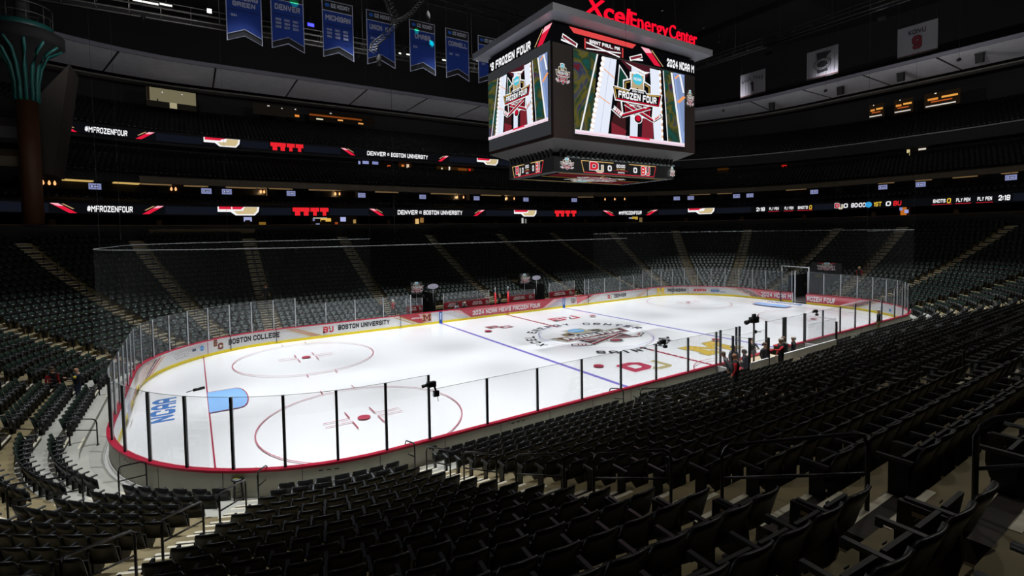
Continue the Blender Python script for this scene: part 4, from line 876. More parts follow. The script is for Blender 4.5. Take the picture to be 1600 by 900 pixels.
# roof letters: solid red, standing on the visor
RL = emit('#ff1030', 1.0)
def solid_letters(txt, x0, width, h, y, z, offset, slant, name):
    vs, fs = font_polys(txt, offset); xa = min(a for a, b in vs); xb = max(a for a, b in vs); k = width/(xb-xa); P = [(x0+(a-xa)*k+slant*b*h/.7, z+b*h/.7) for a, b in vs]; n = len(P)
    q = MB(); from collections import Counter
    ed = Counter(); 
    for f in fs:
        for i in range(len(f)): ed[(f[i], f[(i+1) % len(f)])] += 1
    rim = [(a, b, n+b, n+a) for (a, b) in ed if (b, a) not in ed]
    q.add([(u, y, v) for u, v in P]+[(u, y+.07, v) for u, v in P], list(fs)+[tuple(n+i for i in f[::-1]) for f in fs]+rim, RL); o = q.build(name, sb); o['label'] = 'glowing red letters'; return o
solid_letters('Xcel', -5.2, 4.15, 1.18, -4.75, 22.85, .014, .14, 'roof_lettering'); solid_letters('Energy', -.85, 4.0, 1.0, -4.75, 22.92, .002, 0, 'roof_lettering'); solid_letters('Center', 3.3, 3.25, 1.0, -4.75, 22.92, .002, 0, 'roof_lettering')
q = MB()
for x in (-6, 0, 6):
    for y in (-3.4, 3.4): q.tube([(x, y, 22.7), (x*.8, y*.8, 40)], .04, HOUS, 6)
q.build('suspension_cable', sb)

# ------------------------------------------------------------------ banners
NAVY = '#06338c'
def pennant(x0, x1, z0, z1, y, title, years, lab):
    root = thing('championship_banner', lab, 'banner', (0, 0, 0), 0, 'blue champion banners over the far side'); W = x1-x0; H = z1-z0; cx = (x0+x1)/2
    out = [(x0, z0), (cx, z0+.1*H*1.1), (x1, z0), (x1, z1), (x0, z1)]
    q = MB(); q.add([(a, y, b) for a, b in out]+[(a, y+.03, b) for a, b in out], [(0, 1, 2, 3, 4)[::1], (9, 8, 7, 6, 5)]+[(i, 5+i, 5+(i+1) % 5, (i+1) % 5) for i in range(5)], mat('#b9bfd8', .8)); q.build('banner_cloth', root)
    a = Art(lambda u, v, z: (u, y-z, v), lift=.01, rough=.8); m = .06
    a.poly([(x0+m, z0+.06), (cx, z0+.11*H+.06), (x1-m, z0+.06), (x1-m, z1-m), (x0+m, z1-m)], '#0c0f18')
    a.poly([(x0+m, z0+.5), (cx, z0+.11*H+.5), (x1-m, z0+.5), (x1-m, z1-.85), (x0+m, z1-.85)], NAVY)
    a.poly([(x0+m, z1-.9), (x1-m, z1-.9), (x1-m, z1-.84), (x0+m, z1-.84)], '#b9bfd8')
    for sg in (-1, 1): a.line((cx, z0+.11*H+.5), (cx+sg*(W/2-m), z0+.5), .05, '#9aa3c0')
    a.disc(x0+.42, z1-.42, .2, '#1d5fc0', n=16, ry=.16); a.text('ICE HOCKEY', x0+.72, z1-.58, W-1.0, .34, '#b9bfd0', t=1.4)
    ts = title.split('|')
    for i, t in enumerate(ts):
        ww = min(W-.5, .31*len(t)); a.text(t, cx, z1-1.65-.5*i+(.1 if len(ts) > 1 else 0), ww, .45 if len(ts) == 1 else .36, '#a9afc8', t=1.4, center=True)
    a.rect(x0+.15, z1-2.05-.35*(len(ts)-1), x1-.15, z1-1.98-.35*(len(ts)-1), '#04205c')
    for i, yr in enumerate(years): a.text(yr, x0+.3+(i % 3)*.62*(W-.3)/2.1, z1-2.5-.3*(i//3)-.35*(len(ts)-1), .42, .18, '#a9afc8', t=1.3)
    a.build('banner_print', root)
    q = MB(); q.tube([(x0-.05, y+.015, z1+.03), (x1+.05, y+.015, z1+.03)], .035, HOUS)
    for x in (x0+.1, x1-.1): q.tube([(x, y+.015, z1), (x, y+.015, 45)], .012, HOUS, 5)
    q.build('hanging_rail', root)
YRS = ['1958', '1960', '1961', '1968', '1969', '2004', '2005', '2017', '2022']
for t, x0, x1, yr, lab in (('BOWLING|GREEN', -24.75, -22.3, ['1984'], 'blue champion banner naming a green college, leftmost in the row'), ('DENVER', -21.65, -19.2, YRS, 'blue Denver banner with nine years listed in three rows'),
                      ('MICHIGAN', -17.75, -15.2, ['1948', '1951', '1952', '1953', '1955', '1956', '1964', '1996', '1998'], 'blue Michigan banner with a block of years in white'), ('UNION (NY)', -14.05, -11.5, ['2014'], 'blue Union banner partly behind the cable truss'),
                      ('UMASS', -10.1, -7.55, ['2021'], 'blue UMass banner caught by green stage light'), ('CORNELL', -6.45, -3.95, ['1967', '1970'], 'blue Cornell banner, last whole one before the scoreboard'), ('NORTH|DAKOTA', -2.9, -.4, ['2016'], 'blue banner mostly hidden behind the scoreboard visor')):
    pennant(x0, x1, 23.35, 28.05, 13.0, t, yr, lab)
def end_banner(y0, y1, z0, z1, kind, lab, x=40.):
    root = thing('retired_banner', lab, 'banner', (0, 0, 0), 0, 'white banners over the right end')
    q = MB(); q.box(x, x+.03, y0, y1, z0, z1, mat('#77777f', .8)); q.build('banner_cloth', root)
    a = Art(lambda u, v, z: (x-z, -u, v), lift=.01, rough=.8); u0, u1 = -y1, -y0; W = u1-u0; c = (u0+u1)/2
    a.rect(u0, z0, u1, z0+.16, '#4a1c1c'); a.rect(u0, z0, u1, z0+.08, '#101010')
    if kind == 9: a.text('KOIVU', c, z1-1.0, 1.5, .5, '#1a1418', center=True); a.text('9', c, z0+.65, .8, 1.35, '#5a0c18', t=1.55, center=True, outline='#1c0c10', ow=.5)
    elif kind == 1:
        for i in range(8): a.rect(u0+.3+i*.42, z0+.2, u0+.36+i*.42, z1-.2, '#66666a')
        for i, ch in enumerate('WILD FANS'):
            if ch != ' ': t = (i-4)/4; a.at(c+t*1.35, z1-1.05-.3*t*t, 1, rot=-t*.25).text(ch, 0, 0, .2 if ch != 'I' else .08, .45, '#15151a', center=True)
        a.at(0, 0).text('1', c, z0+.55, .5, 1.35, '#2a1014', t=1.55, center=True)
    else:
        for i in range(9): a.rect(u0+.2+i*.42, z0+.2, u0+.25+i*.42, z1-.1, '#68686c')
        a.poly([(c-.6, z1-.4), (c+.1, z1-.45), (c+1.1, z1-.55), (c+.55, z1-1.1), (c+.45, z0+1.0), (c+.75, z0+.6), (c-.5, z0+.5), (c-.55, z1-1.3)], '#15191c')
        a.disc(c+.05, z0+1.55, 1.0, '#15191c', n=28, ry=.72); a.disc(c+.05, z0+1.55, .93, '#74747a', n=28, ry=.66); a.disc(c+.05, z0+1.55, .6, '#15191c', n=28, ry=.4)
        for i in range(16): t = i*pi/8; a.disc(c+.05+.76*cos(t), z0+1.55+.53*sin(t), .06, '#15191c', n=8)
    a.build('banner_print', root)
    q = MB(); q.tube([(x, y0, z1+.03), (x, y1, z1+.03)], .035, HOUS)
    for yy in (y0+.1, y1-.1): q.tube([(x, yy, z1), (x, yy, 45)], .012, HOUS, 5)
    q.build('hanging_rail', root)
end_banner(8.4, 11.95, 27.2, 30.4, 1, 'white banner with a large dark figure one, leftmost over the right end')
end_banner(-.45, 3.1, 27.3, 30.75, 0, 'white banner with a dark round emblem, middle over the right end'); end_banner(-9.75, -6.3, 27.1, 30.35, 9, 'white KOIVU banner with a dark red number nine, rightmost over the end')

# ------------------------------------------------------------------ catwalks, truss, stage lamps
STL = mat('#4a4a46', .5, metal=.5); STD = mat('#1d1f21', .5, metal=.4)
def catwalk(p0, p1, nm, lab, lit=STL):
    root = thing('catwalk', lab, 'catwalk', (0, 0, 0)); p0, p1 = Vector(p0), Vector(p1); d = (p1-p0); L = d.length; d.normalize(); sd = d.cross(Vector((0, 0, 1)))
    q = MB()
    for o in (-.6, .6):
        for z in (0, .55, 1.1): q.tube([p0+sd*o+Vector((0, 0, z)), p1+sd*o+Vector((0, 0, z))], .035 if z else .07, lit, 6)
    q.build('rail', root); q = MB()
    n = int(L/2.2)
    for i in range(n+1):
        p = p0+d*(L*i/n)
        for o in (-.6, .6): q.tube([p+sd*o, p+sd*o+Vector((0, 0, 1.1))], .03, lit, 5)
        q.tube([p-sd*.6, p+sd*.6], .04, lit, 5)
        if i % 3 == 0: q.tube([p+Vector((0, 0, 0)), Vector((p.x, p.y, 45))], .02, lit, 5)
    q.build('upright', root)
    q = MB(); q.add([p0-sd*.6+Vector((0, 0, .05)), p0+sd*.6+Vector((0, 0, .05)), p1+sd*.6+Vector((0, 0, .05)), p1-sd*.6+Vector((0, 0, .05))], [(0, 1, 2, 3)], STD); q.build('walkway', root)
catwalk((-45, 24, 28.0), (14, 24, 28.9), 'far', 'dark steel catwalk behind the blue banners')
catwalk((46, 30, 35.6), (46, -22, 35.6), 'end', 'pale steel catwalk above the white banners at the right end')
catwalk((-45, 19, 33.0), (30, 19, 33.5), 'far', 'dark steel catwalk high above the far seats', STD)
# curved cable truss and lamps in front of the fourth banner
tr = thing('lighting_truss', 'black curved lattice truss with hanging lamps in front of the Union banner', 'truss', (0, 0, 0))
for path in ([(-14.05, 11.5, 23.9), (-13.9, 11.5, 24.6), (-13.1, 11.5, 25.3), (-12.1, 11.5, 26.4), (-11.9, 11.5, 27.1), (-12.4, 11.5, 28.0), (-12.7, 11.5, 28.8), (-12.2, 11.5, 30.5)],
             [(-11.9, 11.4, 26.9), (-11.2, 11.4, 27.3), (-10.5, 11.4, 27.9), (-9.9, 11.4, 28.7), (-9.2, 11.4, 29.6), (-8.8, 11.4, 31)]):
    q = MB(); P_ = [Vector(p) for p in path]; w_ = .28
    offs = [Vector((a_*w_, b_*w_, 0)) for a_, b_ in ((-1, -1), (1, -1), (1, 1), (-1, 1))]
    for o_ in offs: q.tube([p+o_ for p in P_], .04, STD, 6)
    for i in range(len(P_)-1):
        for t in (0, .34, .67):
            a0 = P_[i].lerp(P_[i+1], t); a1 = P_[i].lerp(P_[i+1], min(1, t+.34))
            for j in range(4): q.tube([a0+offs[j], a1+offs[(j+1) % 4]], .022, mat('#8a8a86', .4, metal=.6), 5)
    q.build('truss_lattice', tr)
q = MB(); q.tube([(-12.2, 11.45, 30), (-12.2, 11.45, 45)], .05, STD); q.tube([(-9, 11.45, 30.5), (-9, 11.45, 45)], .05, STD); q.build('hanging_cable', tr)
for x, y, z in ((-13.6, 11.3, 23.3), (-11.4, 11.3, 24.6), (-9.0, 11.3, 27.9)):
    q = MB(); q.cone((x, y, z), [(.14, -.5), (.2, -.45), (.2, .1), (.12, .3), (.05, .45)], DARK, 12); q.tube([(x, y, z+.4), (x, y, z+1.2)], .03, STD); q.build('lamp_head', tr)
# green stage light thrown on the fifth banner, from a lamp on the truss; blue and white lamps on the catwalks
def lampthing(nm, p, lab, hexc, s, wd=.5, h=.16, ax='x', group='small lamps under the roof'):
    root = thing(nm, lab, 'lamp', p, 0 if ax == 'x' else pi/2, group)
    q = MB(); q.box(-wd/2-.05, wd/2+.05, -.12, .12, -h/2-.02, h/2+.12, HOUS); q.tube([(0, 0, h/2), (0, 0, h/2+.9)], .02, HOUS, 5); q.build('housing', root)
    q = MB(); q.box(-wd/2, wd/2, -.17, -.12, -h/2, h/2, emit(hexc, s)); q.build('lens', root); return root
for p, wd, lab in (((-30.5, 23.2, 28.95), 1.1, 'leftmost white tube lamp on the catwalk behind the banners'), ((-29.7, 23.2, 28.95), .9, 'second white tube lamp on the catwalk, beside the leftmost'), ((-28.7, 23.2, 29.05), .9, 'white tube lamp on the catwalk between the leftmost pair and bright spot'),
                   ((-6.9, 23.2, 28.7), .6, 'white tube lamp seen between the Union and UMass banners'), ((-5.9, 23.2, 28.75), .8, 'second white tube lamp seen right of the Union banner'), ((-1.6, 23.2, 28.9), .5, 'white tube lamp seen right of the UMass banner'), ((-.9, 23.2, 28.8), .7, 'low white tube lamp seen just right of the UMass banner'),
                   ((3.4, 23.2, 28.75), .8, 'white tube lamp beside the left corner of the scoreboard roof'), ((3.0, 23.2, 29.6), .5, 'small white lamp above the left corner of the scoreboard roof')):
    lampthing('tube_lamp', p, lab, '#f4f6e8', 1.6, wd, .13, group='white tube lamps on the far catwalk')
lampthing('spot_lamp', (-25.4, 23.3, 29.3), 'brightest white lamp on the catwalk left of the banners', '#ffffff', 3., .36, .36)
lampthing('blue_lamp', (-16.5, 23.3, 29.9), 'blue glowing lamp between the Denver and Michigan banners', '#3a3cff', 3.2, .6, .28)
lampthing('blue_lamp', (45.2, -3.0, 33.9), 'blue glowing lamp left of the KOIVU banner', '#4a3cff', 3., .8, .3, 'y')
lampthing('blue_lamp', (45.2, 10.8, 34.1), 'small blue lamp above the white banner with figure one', '#5a4cff', 1.8, .8, .25, 'y')
for p, lab in (((30, 17.6, 39.6), 'tiny white roof lamp above the Energy lettering'), ((30, 11.0, 34.9), 'tiny white roof lamp right of the scoreboard letters'), ((30, 12.0, 28.9), 'tiny warm lamp at the right edge of the scoreboard roof'), ((30, 8.3, 27.0), 'tiny white lamp just right of the scoreboard')):
    lampthing('roof_lamp', p, lab, '#fff0d8', 1.5, .22, .2, 'y')
for p, aim, e, col, ang in (((-9.0, 4, 34), (-7.9, 13, 26.2), 60000, (.0, 1, .3), 2.2), ((-9.0, 4, 34), (-9.4, 13, 27.1), 14000, (.0, 1, .3), 2.2), ((-22, 4, 36), (-19.9, 13, 27.3), 14000, (.0, 1, .3), 3.)):
    p = Vector(p); dv = (Vector(aim)-p).normalized(); left = p.x < -15
    root = thing('stage_lamp', 'black stage lamp throwing green light on the %s' % ('Denver banner' if left else 'UMass banner' if aim[0] > -9 else 'left edge of the UMass banner'), 'stage lamp', p)
    q = MB(); t_ = MB(); t_.cone((0, 0, 0), [(.1, -.4), (.16, -.35), (.18, .05), (.15, .05), (.0, .02)], HOUS, 12); M = dv.to_track_quat('Z', 'Y').to_matrix().to_4x4(); q.add([M @ Vector(v) for v in t_.v], t_.f, HOUS); q.tube([(0, 0, 0), (0, 0, 45-p.z)], .015, HOUS, 5); q.build('lamp_housing', root)
    ld = bpy.data.lights.new('green_beam', 'SPOT'); ld.energy = e; ld.spot_size = radians(ang); ld.spot_blend = .1; ld.color = col; ld.shadow_soft_size = .03
    lo = bpy.data.objects.new('green_beam', ld); COL.objects.link(lo); lo.parent = root; lo.location = dv*.12; lo.rotation_euler = dv.to_track_quat('-Z', 'Y').to_euler()

# ------------------------------------------------------------------ suites: televisions, pendant lamps, light strips
def on_loop(root, P, s, z, o=0.):
    x, y, nx, ny = ring(*P, s); root.location = (x+nx*o, y+ny*o, z); root.rotation_euler = (0, 0, atan2(-nx, ny)); return root   # local -y faces the ice
TVS = [-36.84, -25.73, -23.43, -15.64, -5.81, 3.99, 13.9, 24.22, 34.52, 54.4, 56.9, 64.72, 66.9, 76.72, 86.07, 90.59, 99.94]
for i, s in enumerate(TVS):
    pl = '%s from the left' % (ORD[i] if i else 'first')
    root = on_loop(thing('television', 'small lit television in the suites above the lower ribbon, %s' % pl, 'television', group='suite televisions'), RS, s, 14.45, -.35)
    q = MB(); q.box(-.6, .6, 0, .08, -.38, .38, HOUS); q.tube([(0, .04, .36), (0, .04, .64)], .03, HOUS, 5); q.build('casing', root)
    q = MB(); q.box(-.56, .56, -.01, 0, -.34, .34, emit('#8c93c4', .75)); q.box(-.4, .35, -.014, -.01, -.12, .12, emit('#23263c', 1.)); q.box(-.34, -.2, -.018, -.014, -.08, .08, emit('#b9bfe8', 1.)); q.box(-.1, .3, -.018, -.014, -.05, .03, emit('#b9bfe8', 1.)); q.build('screen', root)
LPS = [-40.95, -40.45, -40.0, -29.35, -28.9, -19.3, -18.9, -9.4, -8.8, .5, 1.5, 10.7, 11.9, 20.7, 22.3, 31.2, 32.0, 41.1, 43.0, 44.9, 79.5, 80.05]
for i, s in enumerate(LPS):
    root = on_loop(thing('pendant_lamp', 'warm teardrop pendant lamp in the suites, %s from the left' % (ORD[i] if i else 'first'), 'lamp', group='suite pendant lamps'), RS, s, 14.7, .6)
    q = MB(); q.cone((0, 0, 0), [(.03, -.28), (.1, -.2), (.13, -.08), (.09, .06), (.03, .2)], emit('#ffb070', 1.4), 10); q.build('lamp_shade', root)
    q = MB(); q.tube([(0, 0, .18), (0, 0, .42)], .012, HOUS, 5); q.build('cord', root)
    if i in (0, 2, 3, 5, 7, 9, 11, 13, 15, 17, 19, 20):
        ld = bpy.data.lights.new('warm_light', 'POINT'); ld.energy = 170; ld.color = (1, .62, .3); ld.shadow_soft_size = .12
        lo = bpy.data.objects.new('warm_light', ld); COL.objects.link(lo); lo.parent = root; lo.location = (0, .35, -.1)
for i, (a0, a1) in enumerate(((-39.4, -36.9), (-35.0, -32.6), (-32.5, -29.4), (-28.1, -25.5), (-23.5, -20.0), (-18.4, -15.4), (-13.2, -9.9), (-3.6, 0), (5.6, 9.8), (15, 19), (35.5, 38.5), (56.7, 60.3), (61.5, 64.0), (72.5, 75.5), (85.4, 87.3), (89.9, 91.7), (94, 96.5), (98.9, 100.4))):
    q = MB(); big = 0 <= i < 2
    sweep(q, RS, a0, a1, [(-.2, 14.98), (-.2, 15.12), (.15 if not big else 1.9, 15.12), (.15 if not big else 1.9, 14.98)], emit('#ffcf90' if not big else '#e8c070', .16 if not big else .7), step=1.)
    tag(q.build('ceiling_light'), 'warm light strip on the suite ceiling, %s from the left' % (ORD[i] if i else 'first'), 'ceiling light', 'suite ceiling lights')
# bright openings on the concourses
def bay(nm, P, s0, s1, z0, z1, lab, spots, back='#120d08', glow=.5):
    root = thing(nm, lab, 'kiosk'); q = MB(); sweep(q, P, s0, s1, [(0, z0), (0, z1), (.2, z1), (.2, z0)], emit(back, glow), step=.8); q.build('glowing_back_wall', root)  # wall emits its own glow in place of lamps inside the opening
    q = MB(); a = Art(lambda u, v, z: (lambda r: (r[0]-r[2]*z, r[1]-r[3]*z, v))(ring(*P, u)), glow=1., lift=.02)
    for it in spots: a.rect(s0+(s1-s0)*it[0], z0+(z1-z0)*it[1], s0+(s1-s0)*it[2], z0+(z1-z0)*it[3], it[4])  # signs, screens and glowing patches for lit parts of the room
    a.build('sign_and_glow', root); return root
PK = (62, 42.9, 39.2)
bay('concession_stand', PK, -13.2, -6.6, 9.9, 11.75, 'glowing concession stand on the concourse under the red lettering', [(.02, .8, .1, .95, '#d88a38'), (.18, .8, .3, .95, '#c87828'), (.36, .8, .46, .95, '#c06a28'), (.48, .8, .56, .98, '#8088a8'), (.6, .8, .7, .95, '#d88a38'), (.05, .58, .34, .66, '#b8b4a0'), (.2, .35, .42, .6, '#e0b050'), (.04, .4, .08, .6, '#7078a8'), (.62, .35, .74, .7, '#aab0e0'), (.9, .2, .96, .5, '#a08048'), (.1, .02, .18, .2, '#8890b8'), (.24, .02, .36, .12, '#b8a890'), (.5, .1, .56, .3, '#904020'), (.88, .75, .97, .9, '#c08038')])
bay('doorway_light', PK, -21.9, -18.9, 9.9, 11.6, 'dim doorway with a small screen left of the concession stand', [(.1, .4, .42, .75, '#9aa0cc'), (.7, .05, .98, .35, '#7a5a20')], '#0c0805', .4)
bay('doorway_light', PK, 2.2, 4.2, 9.9, 11.4, 'small bright doorway on the far concourse right of the concession stand', [(.2, .1, .5, .7, '#d8b070'), (.6, .3, .9, .8, '#8c6838')], '#1a0f06', .4)
bay('doorway_light', PK, 22.5, 24.6, 9.9, 11.4, 'pale doorway below the gold ribbon mark near the scoreboard', [(.3, .0, .5, .8, '#b8b8b8'), (.65, .1, .8, .7, '#787878')], '#050505', .4)
bay('doorway_light', PK, 87.6, 88.8, 9.6, 11.6, 'orange doorway with small screens at the right end concourse', [(.1, .1, .7, 1., '#b8641c'), (.0, .6, .3, .85, '#8088c0'), (.5, .4, .9, .65, '#98a0d8')], '#2a1606', .5)
bay('doorway_light', PK, 45.2, 48.0, 9.7, 11.5, 'dim yellow lit doorway under the ribbon right of centre', [(.2, .5, .6, .8, '#b89838'), (.0, .6, .2, .75, '#8c90a8'), (.7, .1, .9, .7, '#6a5838')], '#0c0a06', .4)
PM = (67.4, 48.3, 44.5)
bay('concourse_light', PM, -4.6, 1.0, 19.4, 20.4, 'row of small screens and orange light under the upper ribbon', [(.0, .4, .06, .9, '#8890c0'), (.12, .5, .3, .95, '#8c94c8'), (.4, .5, .58, .95, '#7c84b8'), (.85, .1, .95, .5, '#c05030')], '#120a05', .4)
bay('concourse_light', PM, 2.2, 4.4, 19.2, 20.4, 'orange lit stand under the upper ribbon', [(.2, .5, .4, .8, '#c87838'), (.6, .3, .8, .9, '#d8c0a8')], '#3c1c08', .5)
bay('concourse_light', PM, 9.2, 16.5, 19.1, 20.3, 'brown lit concourse under the upper ribbon beside the scoreboard', [(.1, .5, .14, .8, '#d8c8a8'), (.3, .4, .34, 1., '#e8e0d0'), (.55, .0, .8, .9, '#6a3810'), (.85, .3, .9, .9, '#e02020')], '#3a2410', .5)
bay('concourse_light', PM, 66.5, 68.5, 18.9, 20.3, 'dim brown doorway at the first right end aisle of the middle deck', [], '#4a2c0c', .5)
bay('exit_sign', PM, 77.2, 78.2, 18.9, 20.2, 'red glowing sign over the middle deck of the right end', [(.1, .5, .9, .8, '#f02018'), (.2, .0, .8, .3, '#6a5020')], '#2a1206', .5)
bay('concourse_light', PM, 95.0, 97.6, 19.3, 20.6, 'pale lit opening on the middle deck of the right end', [(.05, .1, .2, .8, '#c8b888'), (.6, .55, .95, .75, '#d8d0c0')], '#100c08', .5)
PT2 = (69.3, 52.3, 47)
bay('concourse_light', PT2, -32.0, -26.3, 26.4, 28.9, 'brightest lit opening under the roof soffit, people silhouettes in front', [(.0, .3, 1, 1, '#6e6850'), (.45, 0, .6, .4, '#a09878'), (.0, .3, .06, 1, '#1c1410'), (.2, .3, .24, .42, '#0a0a0a'), (.38, .3, .41, .5, '#0a0a0a'), (.3, .78, .32, .82, '#ffffff'), (.7, .8, .72, .84, '#ffffff')], '#1a1814', .6)
bay('concourse_light', PT2, -19.0, -12.5, 27.0, 28.6, 'dim concourse opening left of the orange one below the soffit', [(.9, .1, 1, .3, '#e88838'), (.3, .8, .35, .9, '#c0c0c0'), (.6, .7, .63, .8, '#c0c0c0'), (.9, .75, .93, .85, '#d0d0d0')], '#1c1814', .55)
bay('concourse_light', PT2, -11.0, -.5, 26.9, 28.5, 'long orange lit concourse opening below the soffit left of the scoreboard', [(.0, .45, .8, .62, '#7a3c14'), (.42, .2, .5, .34, '#e8a058'), (.74, .08, .82, .22, '#e8a058'), (.1, .1, .2, .22, '#e8e0c0'), (.3, .8, .33, .9, '#c0c0c0')], '#14100c', .5)
for a0, a1, b_ in ((92.2, 94.2, 1), (95.6, 98.0, 1), (99.4, 103.5, 1)):
    bay('concourse_light', PT2, a0+2, a1+2, 26.5, 28.7, {92.2: 'first orange lit opening below the soffit of the right end', 95.6: 'middle orange lit opening below the soffit of the right end', 99.4: 'widest orange lit opening below the soffit of the right end'}[a0], [(.1, .5, .4, .65, '#d88838'), (.5, .55, .95, .68, '#e8a048'), (.2, .35, .8, .42, '#c05a28'), (.05, .08, .9, .16, '#d8d0c8'), (.3, .9, .36, .97, '#e8e0d0')], '#241a10', .6)
# concourse columns
for i, s in enumerate(np.arange(-40, 110, 9.3)):
    x, y, nx, ny = ring(*off(R1, 1.8), float(s)); root = thing('concourse_column', 'tan concourse column under the lower ribbon, %s from the left' % (ORD[i] if i else 'first'), 'column', (x, y, ZT-.05), 0, 'concourse columns')
    q = MB(); q.cone((0, 0, 0), [(.4, 0), (.4, .2), (.3, .25), (.3, 2.4)], mat('#6b5238', .7), 14); q.build('shaft', root)

# ------------------------------------------------------------------ corner tower on the left
tw = thing('corner_tower', 'orange corner column with a dark teal-ribbed capital and a railed platform', 'tower', (-39.1, 28.0, 10.0))
ORG = mat('#4e2c16', .6, noise=.1, scale=1.5); TEAL = mat('#17605a', .45); BRN = mat('#3a342e', .8)
q = MB(); q.cone((0, 0, 0), [(.72, 0), (.72, 10.6)], ORG, 24); q.build('column_shaft', tw)
q = MB(); q.cone((0, 0, 0), [(.72, 10.6), (.74, 12.0), (.95, 13.4), (1.5, 14.6), (2.5, 15.3), (2.7, 15.4), (2.7, 16.2), (2.3, 16.4)], DARK, 24); q.build('capital', tw)
q = MB()
for i in range(12):
    t = 2*pi*i/12+.2; q.tube([(cos(t)*r, sin(t)*r, z) for r, z in ((.76, 10.5), (.78, 12.0), (1.0, 13.4), (1.56, 14.6), (2.45, 15.25))], [.15, .15, .15, .14, .1], TEAL, 6)
q.cone((0, 0, 0), [(.78, 11.35), (.82, 11.38), (.82, 11.45), (.78, 11.48)], DARK, 20); q.build('capital_rib', tw)
q = MB(); q.cone((0, 0, 0), [(2.0, 16.2), (2.0, 16.9), (1.9, 16.95)], mat('#10433f', .5), 20)
for i in range(10): t = 2*pi*i/10; q.tube([(1.95*cos(t), 1.95*sin(t), 16.9), (1.95*cos(t), 1.95*sin(t), 18.4)], .03, STL, 5)
for z in (17.6, 18.4): q.tube([(1.95*cos(2*pi*i/20), 1.95*sin(2*pi*i/20), z) for i in range(20)], .035, STL, 5, closed=True)
q.build('platform_rail', tw)
q = MB(); q.tube([(0, 0, 16.3), (0, 0, 35)], .5, DARK, 12); q.build('upper_shaft', tw)
# pale slanted wall behind the tower, low pale blocks on its left
q = MB(); W2 = mat('#2e2923', .8)
q.add([(-37.9, 29.5, 14.5), (-36.4, 29.5, 24.6), (-38.6, 29.5, 21.5), (-39.0, 29.5, 14.5), (-37.9, 34, 14.5), (-36.4, 34, 24.6), (-38.6, 34, 21.5), (-39.0, 34, 14.5)], [(0, 1, 2, 3), (7, 6, 5, 4), (0, 4, 5, 1), (1, 5, 6, 2), (2, 6, 7, 3), (3, 7, 4, 0)], W2)
q.box(-46, -39.8, 30, 34, 17.2, 21.2, mat('#2c2927', .8)); q.box(-46, -39.9, 29.9, 30, 17.6, 18.6, mat('#5c5c60', .8)); q.box(-46, -40.2, 29.9, 30, 19.4, 20.2, DARK)
struct(q.build('wall_corner'))
q = MB(); q.add([(-46, 28.3, 14.95), (-39.7, 28.3, 14.95), (-39.1, 29.8, 14.95), (-46, 29.8, 14.95), (-46, 28.3, 15.8), (-39.7, 28.3, 15.8), (-39.0, 29.8, 16.6), (-46, 29.8, 16.6)], [(0, 1, 5, 4), (1, 2, 6, 5), (0, 3, 2, 1), (4, 5, 6, 7), (2, 3, 7, 6), (3, 0, 4, 7)], TANF); struct(q.build('trim_6'))
q = MB(); q.add([(-50, 34, 30.3), (-39.2, 40, 30.3), (-36.9, 41.5, 30.3), (-50, 48, 30.3)], [(0, 1, 2, 3)], SOF); 
q = MB(); q.box(-38.25, -38.15, 28.2, 28.3, 23.2, 26.8, mat('#b8a888', .6)); 

# ------------------------------------------------------------------ safety nets
def netting(nm, s0, s1, z1, lab):
    root = thing(nm, lab, 'safety net'); NET = film('net_mesh', '#9aa0a2', .012, facing=True); P = off(RB, .3)
    q = MB(); sweep(q, P, s0, s1, [(0, 2.9), (0, z1)], NET, step=.9, caps=False); k = len(q.f)//2; q.f = q.f[:k]; q.m = q.m[:k]; q.sm = [True]*k; q.build('net_curtain', root)
    q = MB(); n = 70; q.tube([(lambda r: (r[0], r[1], z1))(ring(*P, s0+(s1-s0)*i/n)) for i in range(n+1)], .016, mat('#7c8080', .6), 6); q.build('top_cable', root)
    q = MB()
    for i in range(0, n+1, 14):
        r = ring(*P, s0+(s1-s0)*i/n); q.tube([(r[0], r[1], z1), (r[0], r[1], 45)], .006, mat('#1a1a1a', .6), 4)
    q.build('hanging_cable', root)
netting('safety_net', LB-68, LB-12.3, 8.2, 'fine grey safety net hanging around the left end of the rink')
netting('safety_net', 12.5, 66, 8.2, 'fine grey safety net hanging around the right end of the rink')

# ------------------------------------------------------------------ handrails in the aisles
RAIL = mat('#26272a', .3, metal=.7)
def rail(kind, v, k0, k1, lab, first=False):
    pts = []
    for k, dz in ((k0, 0), (k1, 0)):
        d = T*k; P = off(SP, d); x, y, nx, ny = ring(*P, loop_s(d, (kind, v))); pts.append(Vector((x, y, (fz(max(0, math.floor(k))) if k > 0 else .15))))
    a_, b_ = pts; H = 1.08; q = MB(); d = (b_-a_); hd = Vector((d.x, d.y, 0)).normalized()*.12; up_ = Vector((0, 0, 1))
    sl = d.z/max(.01, Vector((d.x, d.y)).length)
    A1, B1 = a_+up_*H, b_+up_*H
    q.tube([a_, a_+up_*(H-.15), a_+up_*(H-.04)+hd*.3, A1+hd+up_*(sl*.12), B1-hd-up_*(sl*.12), b_+up_*(H-.04)-hd*.3, b_+up_*(H-.15), b_], .025, RAIL, 8)
    q.tube([a_+up_*.62, b_+up_*.62], .02, RAIL, 6)
    for p in (a_, b_): q.cone(p, [(.06, 0), (.06, .012)], RAIL, 10)
    return tag(q.build('handrail'), lab, 'handrail', 'handrails in the stairs')
